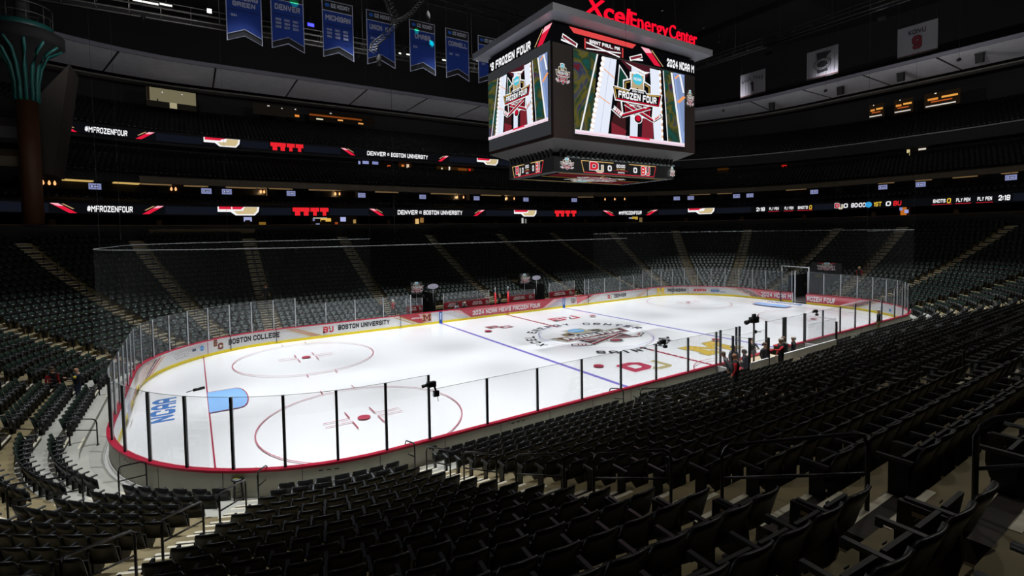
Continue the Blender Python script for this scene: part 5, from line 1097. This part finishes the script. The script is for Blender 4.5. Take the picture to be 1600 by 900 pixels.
for kind, v, nm in AISLES:
    if kind == 'BR' or (kind, v) in (('near', 21.3), ('near', 10.8), ('near', -.2)): ks = [(4.6, 6.6), (7.6, 9.6)]
    else: ks = [(-.55, .45), (1.6, 3.6), (4.6, 6.6), (7.6, 9.6), (10.6, 12.6), (13.6, 15.6), (16.6, 18.6)]
    for i, (k0, k1) in enumerate(ks):
        d = T*k0; P = off(SP, d); x, y, nx, ny = ring(*P, loop_s(d, (kind, v)))
        if cut(x, y, int(max(0, k0))) or hypot(x-CAMP[0], y-CAMP[1]) < 2 or cut(x+nx, y+ny, int(max(0, k0))): continue
        if cam_px((x, y, fz(max(0, k0))+1))[0] < 0: continue
        rail(kind, v, k0, k1, 'thin black tube handrail, %s one up the %s' % (ORD[i] if i else 'lowest', nm))

# ------------------------------------------------------------------ far side team benches
REDP = mat('#8c1626', .5)
for x0, x1, z1, lab, words in ((-10.35, -8.7, 2.35, 'short bench bay with red advert wall left of the left tunnel', 1), (-6.4, -1.1, 2.5, 'long team bench with red advert wall between left tunnel and centre', 2), (1.4, 4.9, 2.15, 'team bench with red advert wall right of centre', 2), (7.0, 10.8, 2.7, 'bench bay with red advert wall right of the right tunnel', 1)):
    root = thing('team_bench', lab, 'bench', (0, 0, 0), 0, 'team benches across the ice')
    q = MB(); q.box(x0, x1, 14.75, 14.85, .2, 1.0, mat('#8a8c88', .5)); q.box(x0, x1, 14.7, 14.8, 1.0, 1.62, REDP); q.build('advert_wall', root)
    a = Art(lambda u, v, z: (u, 14.7-z, v), lift=.006, rough=.6)
    n = max(1, int((x1-x0)/2.6)); w_ = (x1-x0)/n
    for i in range(n): a.text("MEN'S ICE", x0+w_*(i+.2), 1.38, w_*.38, .12, WHT, t=1.5, slant=.2); a.text("FROZEN FOUR", x0+w_*(i+.16), 1.18, w_*.45, .14, WHT, t=1.5, slant=.2); a.at(x0+w_*(i+.82), 1.32, w_*.09, .2); frozen_logo(a, dict(k='#3a4a40', dred='#3a4a40'), txt=False); a.at(0, 0)
    a.build('advert_print', root)
    q = MB(); q.box(x0, x1, 14.3, 14.62, .58, .64, mat('#a08a60', .5))
    for i in range(5): xx = x0+.1+(x1-x0-.2)*i/4; q.box(xx-.03, xx+.03, 14.4, 14.5, .2, .58, METAL)
    q.build('bench_seat', root)
    q = MB(); q.box(x0, x1, 14.78, 14.795, 1.62, z1, GLASS); q.box(x0, x1, 14.77, 14.8, z1-.02, z1, EDGE); q.build('glass_pane', root)
    q = MB()
    for xx in (x0, x1): q.box(xx-.04, xx+.04, 14.74, 14.82, .2, z1, PL)
    q.build('glass_post', root)
for i, (x, lab) in enumerate(((-1.13, 'red padded post left of the bench doorway'), (.45, 'red padded post right of the bench doorway'))):
    root = thing('padded_post', lab, 'post', (x, 13.4, 0), 0, 'red padded posts at the benches')
    q = MB(); q.tube([(0, 0, .15), (0, 0, 2.35)], .1, mat('#c41c2c', .5), 12); q.build('pad', root); q = MB(); q.tube([(0, 0, 2.3), (0, 0, 2.9)], .035, PL); q.build('pole', root)
q = MB(); q.box(-10.6, 10.6, 13.1, 14.9, .15, .2, mat('#1a1a1c', .8)); q.box(-10.6, -8.6, 13.1, 13.25, .1, .2, GRY); struct(q.build('floor_bench'))
for (x, z, lab) in ((-9.2, 3.3, 'white crest placard above the left tunnel bench bay'), (3.65, 3.35, 'white crest placard above the right team bench')):
    root = thing('crest_placard', lab, 'sign', (x, 14.9, z-.55)); q = MB(); q.box(-.6, .6, 0, .04, 0, 1.15, mat('#1b1c20', .5)); q.tube([(0, .02, -1.9), (0, .02, 0)], .025, PL, 6); q.build('board', root)
    a = Art(lambda u, v, z: (u, -z, v), lift=.006, rough=.5); a.at(0, .58, .62, .58); frozen_logo(a); a.build('crest', root)
    root = thing('side_placard', lab.replace('white crest placard', 'small pale oval sign beside the crest'), 'sign', (x+1.9, 15.2, z-.3)); q = MB(); q.cone((0, 0, 0), [(.0, 0), (.0, 0.01)], WB, 6)
    q = MB(); q.add([(cos(t*pi/8)*.6, 0, .3+sin(t*pi/8)*.26) for t in range(16)]+[(cos(t*pi/8)*.6, .04, .3+sin(t*pi/8)*.26) for t in range(16)], [tuple(range(16)), tuple(range(31, 15, -1))]+[(i, 16+i, 16+(i+1) % 16, (i+1) % 16) for i in range(16)], mat('#a9a7b8', .5)); q.tube([(0, .02, -1.7), (0, .02, .04)], .02, PL, 6); q.build('board', root)
# covered rail above the end tunnel
root = thing('tunnel_banner', 'black cover with white and red crest above the end tunnel seats', 'banner', (34.5, -1.88, 3.4), pi/2)
q = MB(); q.box(-1.75, 1.45, 0, .08, -.3, 1.0, mat('#0e0e10', .6)); q.build('cover', root)
a = Art(lambda u, v, z: (-u, .08+z, v), lift=.006, rough=.5)
a = Art(lambda u, v, z: (u, -z, v), lift=.006, rough=.5)
root.rotation_euler = (0, 0, -pi/2); a.rect(-.9, .92, .9, 1.0, '#b02030'); a.at(0, .55, .95, .5); frozen_logo(a, dict(k='#2a2a2e')); a.build('crest', root)
for x, y, z, w_, lab in ((28.6, 36.6, 9.35, 1.9, 'pale lettered sign hung above the far corner seats'), (5.2, 37.0, 9.55, 2.8, 'dark sign with faint lettering above the far centre seats')):
    root = thing('hanging_sign', lab, 'sign', (x, y, z)); q = MB(); q.box(-w_/2, w_/2, 0, .06, 0, .75, mat('#55585f' if x > 20 else '#1c1d20', .6)); q.build('board', root)
    a = Art(lambda u, v, z: (u, -z, v), lift=.008); a.text('NCAA', -w_*.35, .25, w_*.6, .3, '#2c2f3a' if x > 20 else '#77777c', slant=.1); a.build('print', root)

# ------------------------------------------------------------------ penalty boxes and scorers' table (near side)
pb = thing('penalty_box', 'white-walled penalty box with tall dark glass posts on the near boards', 'penalty box', (0, 0, 0))
q = MB(); q.box(-3.5, 5.85, -14.98, -14.9, .2, 1.66, WB); q.box(5.8, 5.88, -14.95, -13.15, .2, 1.1, WB); q.box(-3.5, -3.42, -14.95, -13.15, .2, 1.1, WB); q.build('box_wall', pb)
q = MB(); q.box(-3.5, 5.85, -14.9, -13.1, .15, .3, mat('#3a3434', .8)); q.build('box_floor', pb)
def gl(x0, y0, x1, y1, z0, z1):
    n = Vector((y1-y0, x0-x1, 0)).normalized()*.006; q = MB(); p = [Vector((x0, y0, 0)), Vector((x1, y1, 0))]
    q.add([(p[0].x+n.x, p[0].y+n.y, z0), (p[1].x+n.x, p[1].y+n.y, z0), (p[1].x+n.x, p[1].y+n.y, z1), (p[0].x+n.x, p[0].y+n.y, z1)], [(0, 1, 2, 3)], GLASS)
    q.tube([(x0, y0, z1), (x1, y1, z1)], .008, EDGE, 4); q.build('glass_pane', pb)
gl(-3.4, -13.05, -1.6, -13.05, CAP, 2.95); gl(-1.6, -13.05, 1.4, -13.05, CAP, 2.5); gl(1.5, -13.05, 3.6, -13.05, CAP, 2.95); gl(3.7, -13.05, 6.0, -13.05, CAP, 2.95)
gl(-3.46, -13.1, -3.46, -14.9, 1.1, 2.9); gl(5.84, -13.1, 5.84, -14.9, 1.1, 2.9); gl(2.4, -14.94, 5.84, -14.94, 1.66, 2.95); gl(-3.4, -14.94, -1.8, -14.94, 1.66, 2.7)
for x, y, z in ((-3.1, -13.05, 3.0), (-1.6, -13.05, 3.0), (-1.3, -13.05, 3.0), (1.45, -13.05, 3.0), (3.4, -13.05, 3.0), (3.65, -13.05, 3.0), (5.95, -13.05, 3.0), (-3.46, -14.0, 2.9), (-3.46, -14.9, 2.95), (-1.75, -14.94, 2.75), (5.84, -14.94, 2.75)):
    q = MB(); q.box(x-.04, x+.04, y-.05, y+.05, .3, z, PD); q.build('glass_post', pb)
q = MB(); q.box(-1.5, 1.4, -13.75, -13.15, 1.02, 1.07, mat('#c9b99a', .5)); q.box(-1.5, -1.44, -13.75, -13.2, .3, 1.02, GRY); q.box(1.34, 1.4, -13.75, -13.2, .3, 1.02, GRY)
tag(q.build('scorer_table'), 'pale scorers table behind the near boards inside the penalty box', 'table')
q = MB(); q.box(-3.0, -1.9, -14.5, -13.5, .82, .88, mat('#b01c2c', .5)); q.box(-2.5, -2.4, -14.05, -13.95, .3, .82, METAL)
tag(q.build('red_table'), 'small red topped table at the left end of the penalty box', 'table')
q = MB(); q.box(2.0, 2.9, -13.6, -13.2, 1.0, 1.45, mat('#2f5a34', .6)); q.box(2.0, 2.9, -13.6, -13.2, .3, 1.0, GRY); q.box(1.95, 2.95, -13.65, -13.18, 1.45, 1.5, mat('#c02634', .5))
tag(q.build('equipment_case'), 'green case with a red lid inside the penalty box', 'case')
# camera on its pole, camera heads on the glass
CAMM = mat('#0b0b0c', .35)
root = thing('television_camera', 'black television camera on a grey pole rising from the penalty box', 'camera', (-1.85, -14.2, .3))
q = MB(); q.tube([(0, 0, 0), (0, 0, 3.1)], .05, mat('#75787a', .4, metal=.6), 10); q.tube([(.07, 0, 0), (.06, 0, 2.2)], .025, mat('#8a8d8f', .4), 6); q.build('pole', root)
q = MB(); q.box(-.28, .28, -.13, .13, 3.15, 3.45, CAMM); q.tube([(-.28, 0, 3.3), (-.75, 0, 3.22)], [.09, .12], CAMM, 12); q.tube([(.28, 0, 3.4), (.5, .05, 3.5)], .03, CAMM, 6); q.box(-.1, .12, -.06, .06, 3.45, 3.62, CAMM); q.build('camera_body', root)
q = MB(); q.box(.0, .2, -.05, .05, 2.55, 2.72, CAMM); q.tube([(.1, 0, 2.62), (.5, -.1, 2.6)], .02, CAMM, 6); q.box(-.28, -.1, -.06, .06, 1.7, 1.9, CAMM); q.build('monitor', root)
for x, z, lab, mir in ((-7.9, 2.95, 'small robotic camera on the near glass below the crest', 1), (7.3, 2.95, 'small robotic camera on the near glass at the right circle', 1), (-20.4, 3.1, 'small black camera on the tall glass post beside the near circle', 0)):
    root = thing('robotic_camera', lab, 'camera', (x, -13.12, z), 0, 'cameras clipped to the near glass')
    q = MB(); q.box(-.22, .1, -.08, .08, -.02, .16, CAMM); q.tube([(-.22, 0, .07), (-.42, 0, .05)], .06, CAMM, 10); q.tube([(.05, 0, 0), (.12, 0, -.22)], .04, CAMM, 6); q.box(.02, .22, -.06, .06, -.4 if not mir else -.25, -.2 if not mir else -.12, CAMM); q.build('camera_body', root)
    q = MB(); q.tube([(.1, 0, -.1), (.6 if mir else .2, .0, .1 if mir else -.6)], .012, CAMM, 5); q.build('cable', root)
# things on the outside of the boards
def stool(x, y, z, r, h, wood, top, mark, lab):
    root = thing('stool', lab, 'stool', (x, y, z)); 
    for i in range(4):
        t = pi/4+i*pi/2; q = MB(); q.tube([(r*1.0*cos(t), r*1.0*sin(t), 0), (r*.62*cos(t), r*.62*sin(t), h)], .024, wood, 8); q.build('leg', root)
    q = MB()
    for hh in (.25, .5):
        k = 1-.38*hh
        for i in range(4):
            t0, t1 = pi/4+i*pi/2, pi/4+(i+1)*pi/2; q.tube([(r*k*cos(t0), r*k*sin(t0), h*hh), (r*k*cos(t1), r*k*sin(t1), h*hh)], .013, wood, 6)
    q.build('stretcher', root)
    q = MB(); q.cone((0, 0, h), [(r*.9, 0), (r, .01), (r, .035), (r*.96, .045)], wood, 20); q.cone((0, 0, h+.045), [(r*.9, 0), (r*.88, .006)], top, 20); q.build('seat', root)
    q = MB(); q.add([(-.13, -.03, h+.056), (.02, -.06, h+.056), (.13, .02, h+.056), (.05, .07, h+.056), (-.06, .05, h+.056)], [(0, 1, 2, 3, 4)], mark); q.build('mark', root)
stool(-27.45, -10.75, .15, .19, .78, mat('#b98a4a', .5, noise=.15, scale=8), mat('#1c1718', .4), mat('#e2562c', .5), 'wooden bar stool with an orange marked seat against the near corner boards')
stool(-26.6, -11.75, .15, .19, .72, mat('#1b1c1c', .5), mat('#55585a', .5), mat('#cfe05a', .5), 'dark bar stool with a yellow-green marked seat against the near boards')
root = thing('cable_box', 'black cable box and hose hanging on the outside of the near corner boards', 'cable box', (-26.15, -11.62, .62))
q = MB(); q.box(-.1, .12, -.06, .05, .2, .42, CAMM); q.tube([(0, 0, .2), (.02, 0, -.3)], .03, CAMM, 6); q.tube([(-.16, 0, .35), (-.18, 0, -.3)], .012, CAMM, 5); q.build('box_body', root)
root = thing('cable_box', 'black cable clip hanging outside the near boards below the tall post', 'cable box', (-20.5, -13.2, .55))
q = MB(); q.box(-.14, .14, -.06, .02, .34, .4, CAMM); q.tube([(0, -.02, .35), (0, -.02, -.05)], .03, CAMM, 6); q.build('box_body', root)
root = thing('lens_camera', 'small black camera on an arm over the near corner glass', 'camera', (-27.6, -10.15, 3.52)); q = MB(); q.tube([(-.1, 0, 0), (.22, .1, 0)], .05, CAMM, 8); q.build('camera_body', root)
q = MB(); q.tube([(-.3, 0, -.03), (-.1, 0, 0)], .015, CAMM, 5); q.build('arm', root)

# ------------------------------------------------------------------ people
def person(lab, loc, face, shirt, pants='#15161a', hair='#3a2c22', skin='#c89a7c', pose='stand', shoe='#0c0c0c', sleeve=None, lean=0., armL=None, armR=None, bald=False, stripe=None, vest=None):
    root = thing('person', lab, 'person', loc, face); root.scale = (1.18, 1.15, 1.03)
    hz = .92 if pose != 'sit' else .52; V = []; R = []; Eg = []; K = []
    def v(p, r, k, par=None):
        V.append(Vector(p)); R.append(r); K.append(k)
        if par is not None: Eg.append((par, len(V)-1))
        return len(V)-1
    def ln(z, y=0): a = z-hz; return (y+sin(lean)*a, hz+cos(lean)*a)
    def L(x, y, z): yy, zz = ln(z, y); return (x, yy, zz)
    pel = v((0, 0, hz), (.155, .11), 'p'); bel = v(L(0, .01, hz+.2), (.15, .11), 's', pel); ch = v(L(0, 0, hz+.42), (.175, .12), 's', bel); up_ = v(L(0, 0, hz+.53), (.13, .1), 's', ch)
    nk = v(L(0, .01, hz+.62), (.055, .055), 'k', up_); h1 = v(L(0, .03, hz+.70), (.075, .085), 'k', nk); h2 = v(L(0, .03, hz+.79), (.082, .1), 'k', h1); h3 = v(L(0, .02, hz+.86), (.05, .06), 'k', h2)
    nose = v(L(0, .125, hz+.75), (.012, .012), 'k', h2)
    sh = L(.17, 0, hz+.5)
    for sg, arm in ((-1, armL), (1, armR)):
        s_ = v(L(sg*.185, 0, hz+.49), (.07, .065), 's', up_); 
        if arm is None: el, wr = L(sg*.24, -.02, hz+.23), L(sg*.235, .08, hz+.0)
        else: el, wr = L(sg*arm[0][0], arm[0][1], hz+arm[0][2]), L(sg*arm[1][0], arm[1][1], hz+arm[1][2])
        e_ = v(el, (.045, .045), 'a', s_); w_ = v(wr, (.03, .027), 'a', e_); dv = (Vector(wr)-Vector(el)).normalized(); pm = v(Vector(wr)+dv*.05, (.036, .02), 'k', w_); pe_ = v(Vector(wr)+dv*.09, (.036, .018), 'k', pm)
        sd = dv.cross(Vector((sg, .2, 0))).normalized(); bn = Vector((-sg, 0, 0))*.02
        for i, l in enumerate((.06, .075, .07, .055)):
            b_ = Vector(wr)+dv*.1+sd*(.028-.019*i); f1 = v(b_+dv*l*.5, (.009, .009), 'k', pe_); v(b_+dv*l+bn, (.008, .008), 'k', f1)
        t1 = v(Vector(wr)+dv*.06+sd*.045, (.011, .011), 'k', pm); v(Vector(wr)+dv*.095+sd*.06, (.009, .009), 'k', t1)
    for sg in (-1, 1):
        hp = v((sg*.09, 0, hz-.06), (.095, .095), 'p', pel)
        if pose == 'sit': kn, an = (sg*.12, .42, hz-.02), (sg*.12, .44, .09)
        elif pose == 'walk': kn, an = (sg*.1, .18*sg+.05, .5), (sg*.11, .3*sg-.05, .09)
        else: kn, an = (sg*.11, .02, .5), (sg*.12, -.01, .09)
        k_ = v(kn, (.062, .062), 'p', hp); a_ = v(an, (.042, .045), 'p', k_); f_ = v((an[0], an[1]+.1, .045), (.042, .035), 'f', a_); v((an[0], an[1]+.19, .035), (.035, .025), 'f', f_)
    me = bpy.data.meshes.new('body'); me.from_pydata([tuple(p) for p in V], Eg, []); o = bpy.data.objects.new('body', me); COL.objects.link(o)
    sk = o.modifiers.new('s', 'SKIN'); sk.use_smooth_shade = True
    if not me.skin_vertices: me.attributes
    lay = me.skin_vertices[0].data
    for i, r in enumerate(R): lay[i].radius = r; lay[i].use_root = (i == 0)
    sb_ = o.modifiers.new('u', 'SUBSURF'); sb_.levels = 1; sb_.render_levels = 1
    dg = bpy.context.evaluated_depsgraph_get(); nm_ = bpy.data.meshes.new_from_object(o.evaluated_get(dg)); o.modifiers.clear(); o.data = nm_; bpy.data.meshes.remove(me)
    cols = {'p': pants, 's': shirt, 'a': sleeve or shirt, 'k': skin, 'f': shoe}; keys = list(cols)
    nm_.materials.clear()
    for k in keys: nm_.materials.append(mat(cols[k], .8))
    segs = [(V[a], V[b], K[b] if not (K[a] == 's' and K[b] == 'k') else 'k') for a, b in Eg]
    for p in nm_.polygons:
        c = p.center; best = None
        for A, B, k in segs:
            ab = B-A; t = max(0, min(1, (c-A).dot(ab)/max(1e-9, ab.dot(ab)))); dd = (c-(A+ab*t)).length
            if best is None or dd < best[0]: best = (dd, k)
        p.material_index = keys.index(best[1]); p.use_smooth = True
    o.name = 'body'; o.parent = root
    hc = L(0, .012, hz+.80)
    if not bald:
        q = MB(); t_ = MB(); t_.cone((0, 0, 0), [(.094, -.03), (.102, .01), (.098, .05), (.07, .09), (.02, .105)], mat(hair, .7), 14); q.add([(a*1.0+hc[0], b*1.12+hc[1]-.012, c+hc[2]) for a, b, c in t_.v], t_.f, mat(hair, .7), True)
        q.box(-.085, .085, hc[1]-.115, hc[1]-.05, hc[2]-.1, hc[2]+.02, mat(hair, .7)); q.build('hair', root)
    q = MB()
    for sg in (-1, 1): e = L(sg*.032, .118, hz+.785); q.cone((e[0], e[1], e[2]-.006), [(.004, 0), (.009, .006), (.004, .012)], mat('#1a1210', .3), 6)
    e = L(0, .112, hz+.715); q.box(-.025, .025, e[1], e[1]+.008, e[2]-.004, e[2]+.004, mat('#8a4a40', .6))
    for sg in (-1, 1): e = L(sg*.088, .02, hz+.77); q.box(e[0]-.01, e[0]+.01, e[1]-.015, e[1]+.015, e[2]-.03, e[2]+.03, mat(skin, .7))
    q.build('face_detail', root)
    if stripe:
        q = MB(); p = L(-.2, 0, hz+.47); q.tube([L(-.19, .03, hz+.50), L(-.245, .02, hz+.40)], .062, mat(stripe, .6), 8); q.build('shoulder_stripe', root)
    if vest:
        q = MB(); prof = [(.165, hz+.02), (.165, hz+.2), (.19, hz+.42), (.15, hz+.54)]
        t_ = MB(); t_.cone((0, 0, 0), [(r, z) for r, z in prof], mat(vest, .8), 16); q.add([L(a, b*.72, c) for a, b, c in t_.v], t_.f, mat(vest, .8), True); q.build('vest', root)
    return root
fwd = ((.2, .18, .3), (.12, .38, .34))
person('bald person in a navy shirt with a yellow shoulder stripe pointing forward', (-32.75, 3.2, .2), 1.4, '#12182a', '#26304a', bald=True, skin='#d0a088', armL=((.24, .1, .35), (.15, .34, .42)), stripe='#c9b72a')
person('person with a red sleeve seated low beside the left end rails', (-33.9, 4.1, .62), pi+.8, '#141214', '#141214', sleeve='#b01420', pose='sit', hair='#3a2a20')
person('person in a dark coat and khaki trousers, back turned, at the near right glass', (16.3, -13.38, .42), .2, '#16181f', '#8a7a52', hair='#b8b4ac')
person('bald person in black vest and red sleeves in the seats left of penalty box', (-8.1, -17.0, fz(4)), .5, '#121316', '#101012', bald=True, skin='#b98468', sleeve='#c01824', vest='#101114')
person('person with grey hair, red sleeves and black vest behind the penalty box wall', (-1.3, -15.35, fz(2)), .9, '#141518', '#101012', hair='#b5aca0', sleeve='#d01a28', vest='#121316', armL=fwd)
person('brown-haired person in a dark suit in the penalty box, beside the white-haired one', (1.75, -13.9, .3), -.8, '#b8b8b4', '#14151a', hair='#6a5040', sleeve='#14161c', vest='#15171d', armR=fwd)
person('white-haired person in a dark suit standing right of the brown-haired one', (2.3, -14.2, .3), .6, '#191b22', '#14151a', hair='#d8d4cc')
person('person in a dark suit and striped tie seated facing the stands in the penalty box', (-.75, -14.2, .75), pi-.3, '#1a1c24', '#15161c', hair='#5a4030', pose='sit')
person('person in dark grey leaning over the near boards from the ice', (1.2, -12.45, .01), 2.6, '#33363e', '#1c1e26', hair='#26201e', lean=-.25, armL=fwd, armR=fwd)
person('person in a navy jacket with back to the seats, left of the camera pole', (-2.75, -14.3, .25), .2, '#161c2e', '#14161e', hair='#4a382c', lean=.1)
person('grey-haired person in a grey suit and pale shirt facing the seats, left in the box', (-3.0, -13.75, .45), pi-.2, '#585c64', '#2a2c34', hair='#b8b0a4')
person('person in a plain grey jacket bending at the left end of the penalty box', (-3.9, -14.1, .3), .6, '#5a5c62', '#2c2e34', hair='#6a5c50', lean=.35)
person('white-haired person in a red jacket walking behind the far glass', (-11.9, 14.1, .65), -.6, '#a01a26', '#1a2030', hair='#d8d0c4', pose='walk', sleeve='#22262e')
person('person in dark clothes on the far stairs beside the walking red jacket', (-12.9, 14.6, .6), 2.8, '#1c1a20', '#18181c', hair='#5a4438')
person('person in a patterned shirt crouching at the left of the long team bench', (-6.1, 14.15, -.1), pi, '#77695c', '#2a2022', hair='#3a2428', lean=.2, pose='sit')
person('person in a pale grey shirt sitting at the long team bench', (-5.2, 14.2, .15), .2, '#9a9ca6', '#2a2a30', hair='#1c1818', pose='sit')
person('white-haired person in grey with red trousers at the long team bench', (-4.3, 14.2, .2), 2.6, '#77787a', '#8a1c26', hair='#d0ccc8', pose='sit', lean=.25)
person('person in black with folded arms between the two red padded posts', (-.3, 13.9, .2), pi+.4, '#0e0e10', '#0e0e10', hair='#7a5a44', armL=((.22, .1, .3), (-.02, .2, .28)), armR=((.22, .1, .3), (-.02, .22, .32)))
person('person in a red jacket with pale hair climbing the end stairs', (38.1, -3.7, fz(6)), -pi/2, '#1c1416', '#141416', hair='#d0b888', sleeve='#a01420', pose='walk')
person('person in a dark red top standing in the far corner seats', (34.8, 21.4, fz(11)), 2.2, '#5a1420', '#101012', hair='#2a1c18')
person('person in dark red on the upper rows beside the last far corner stairs', (45.4, 12.9, fz(14)), 1.9, '#4a1018', '#101012', hair='#2a1c18')
person('person in black descending the far stairs behind the left circle', (-21.95, 19.6, fz(7)), pi, '#101012', '#101012', hair='#2a2220', pose='walk')
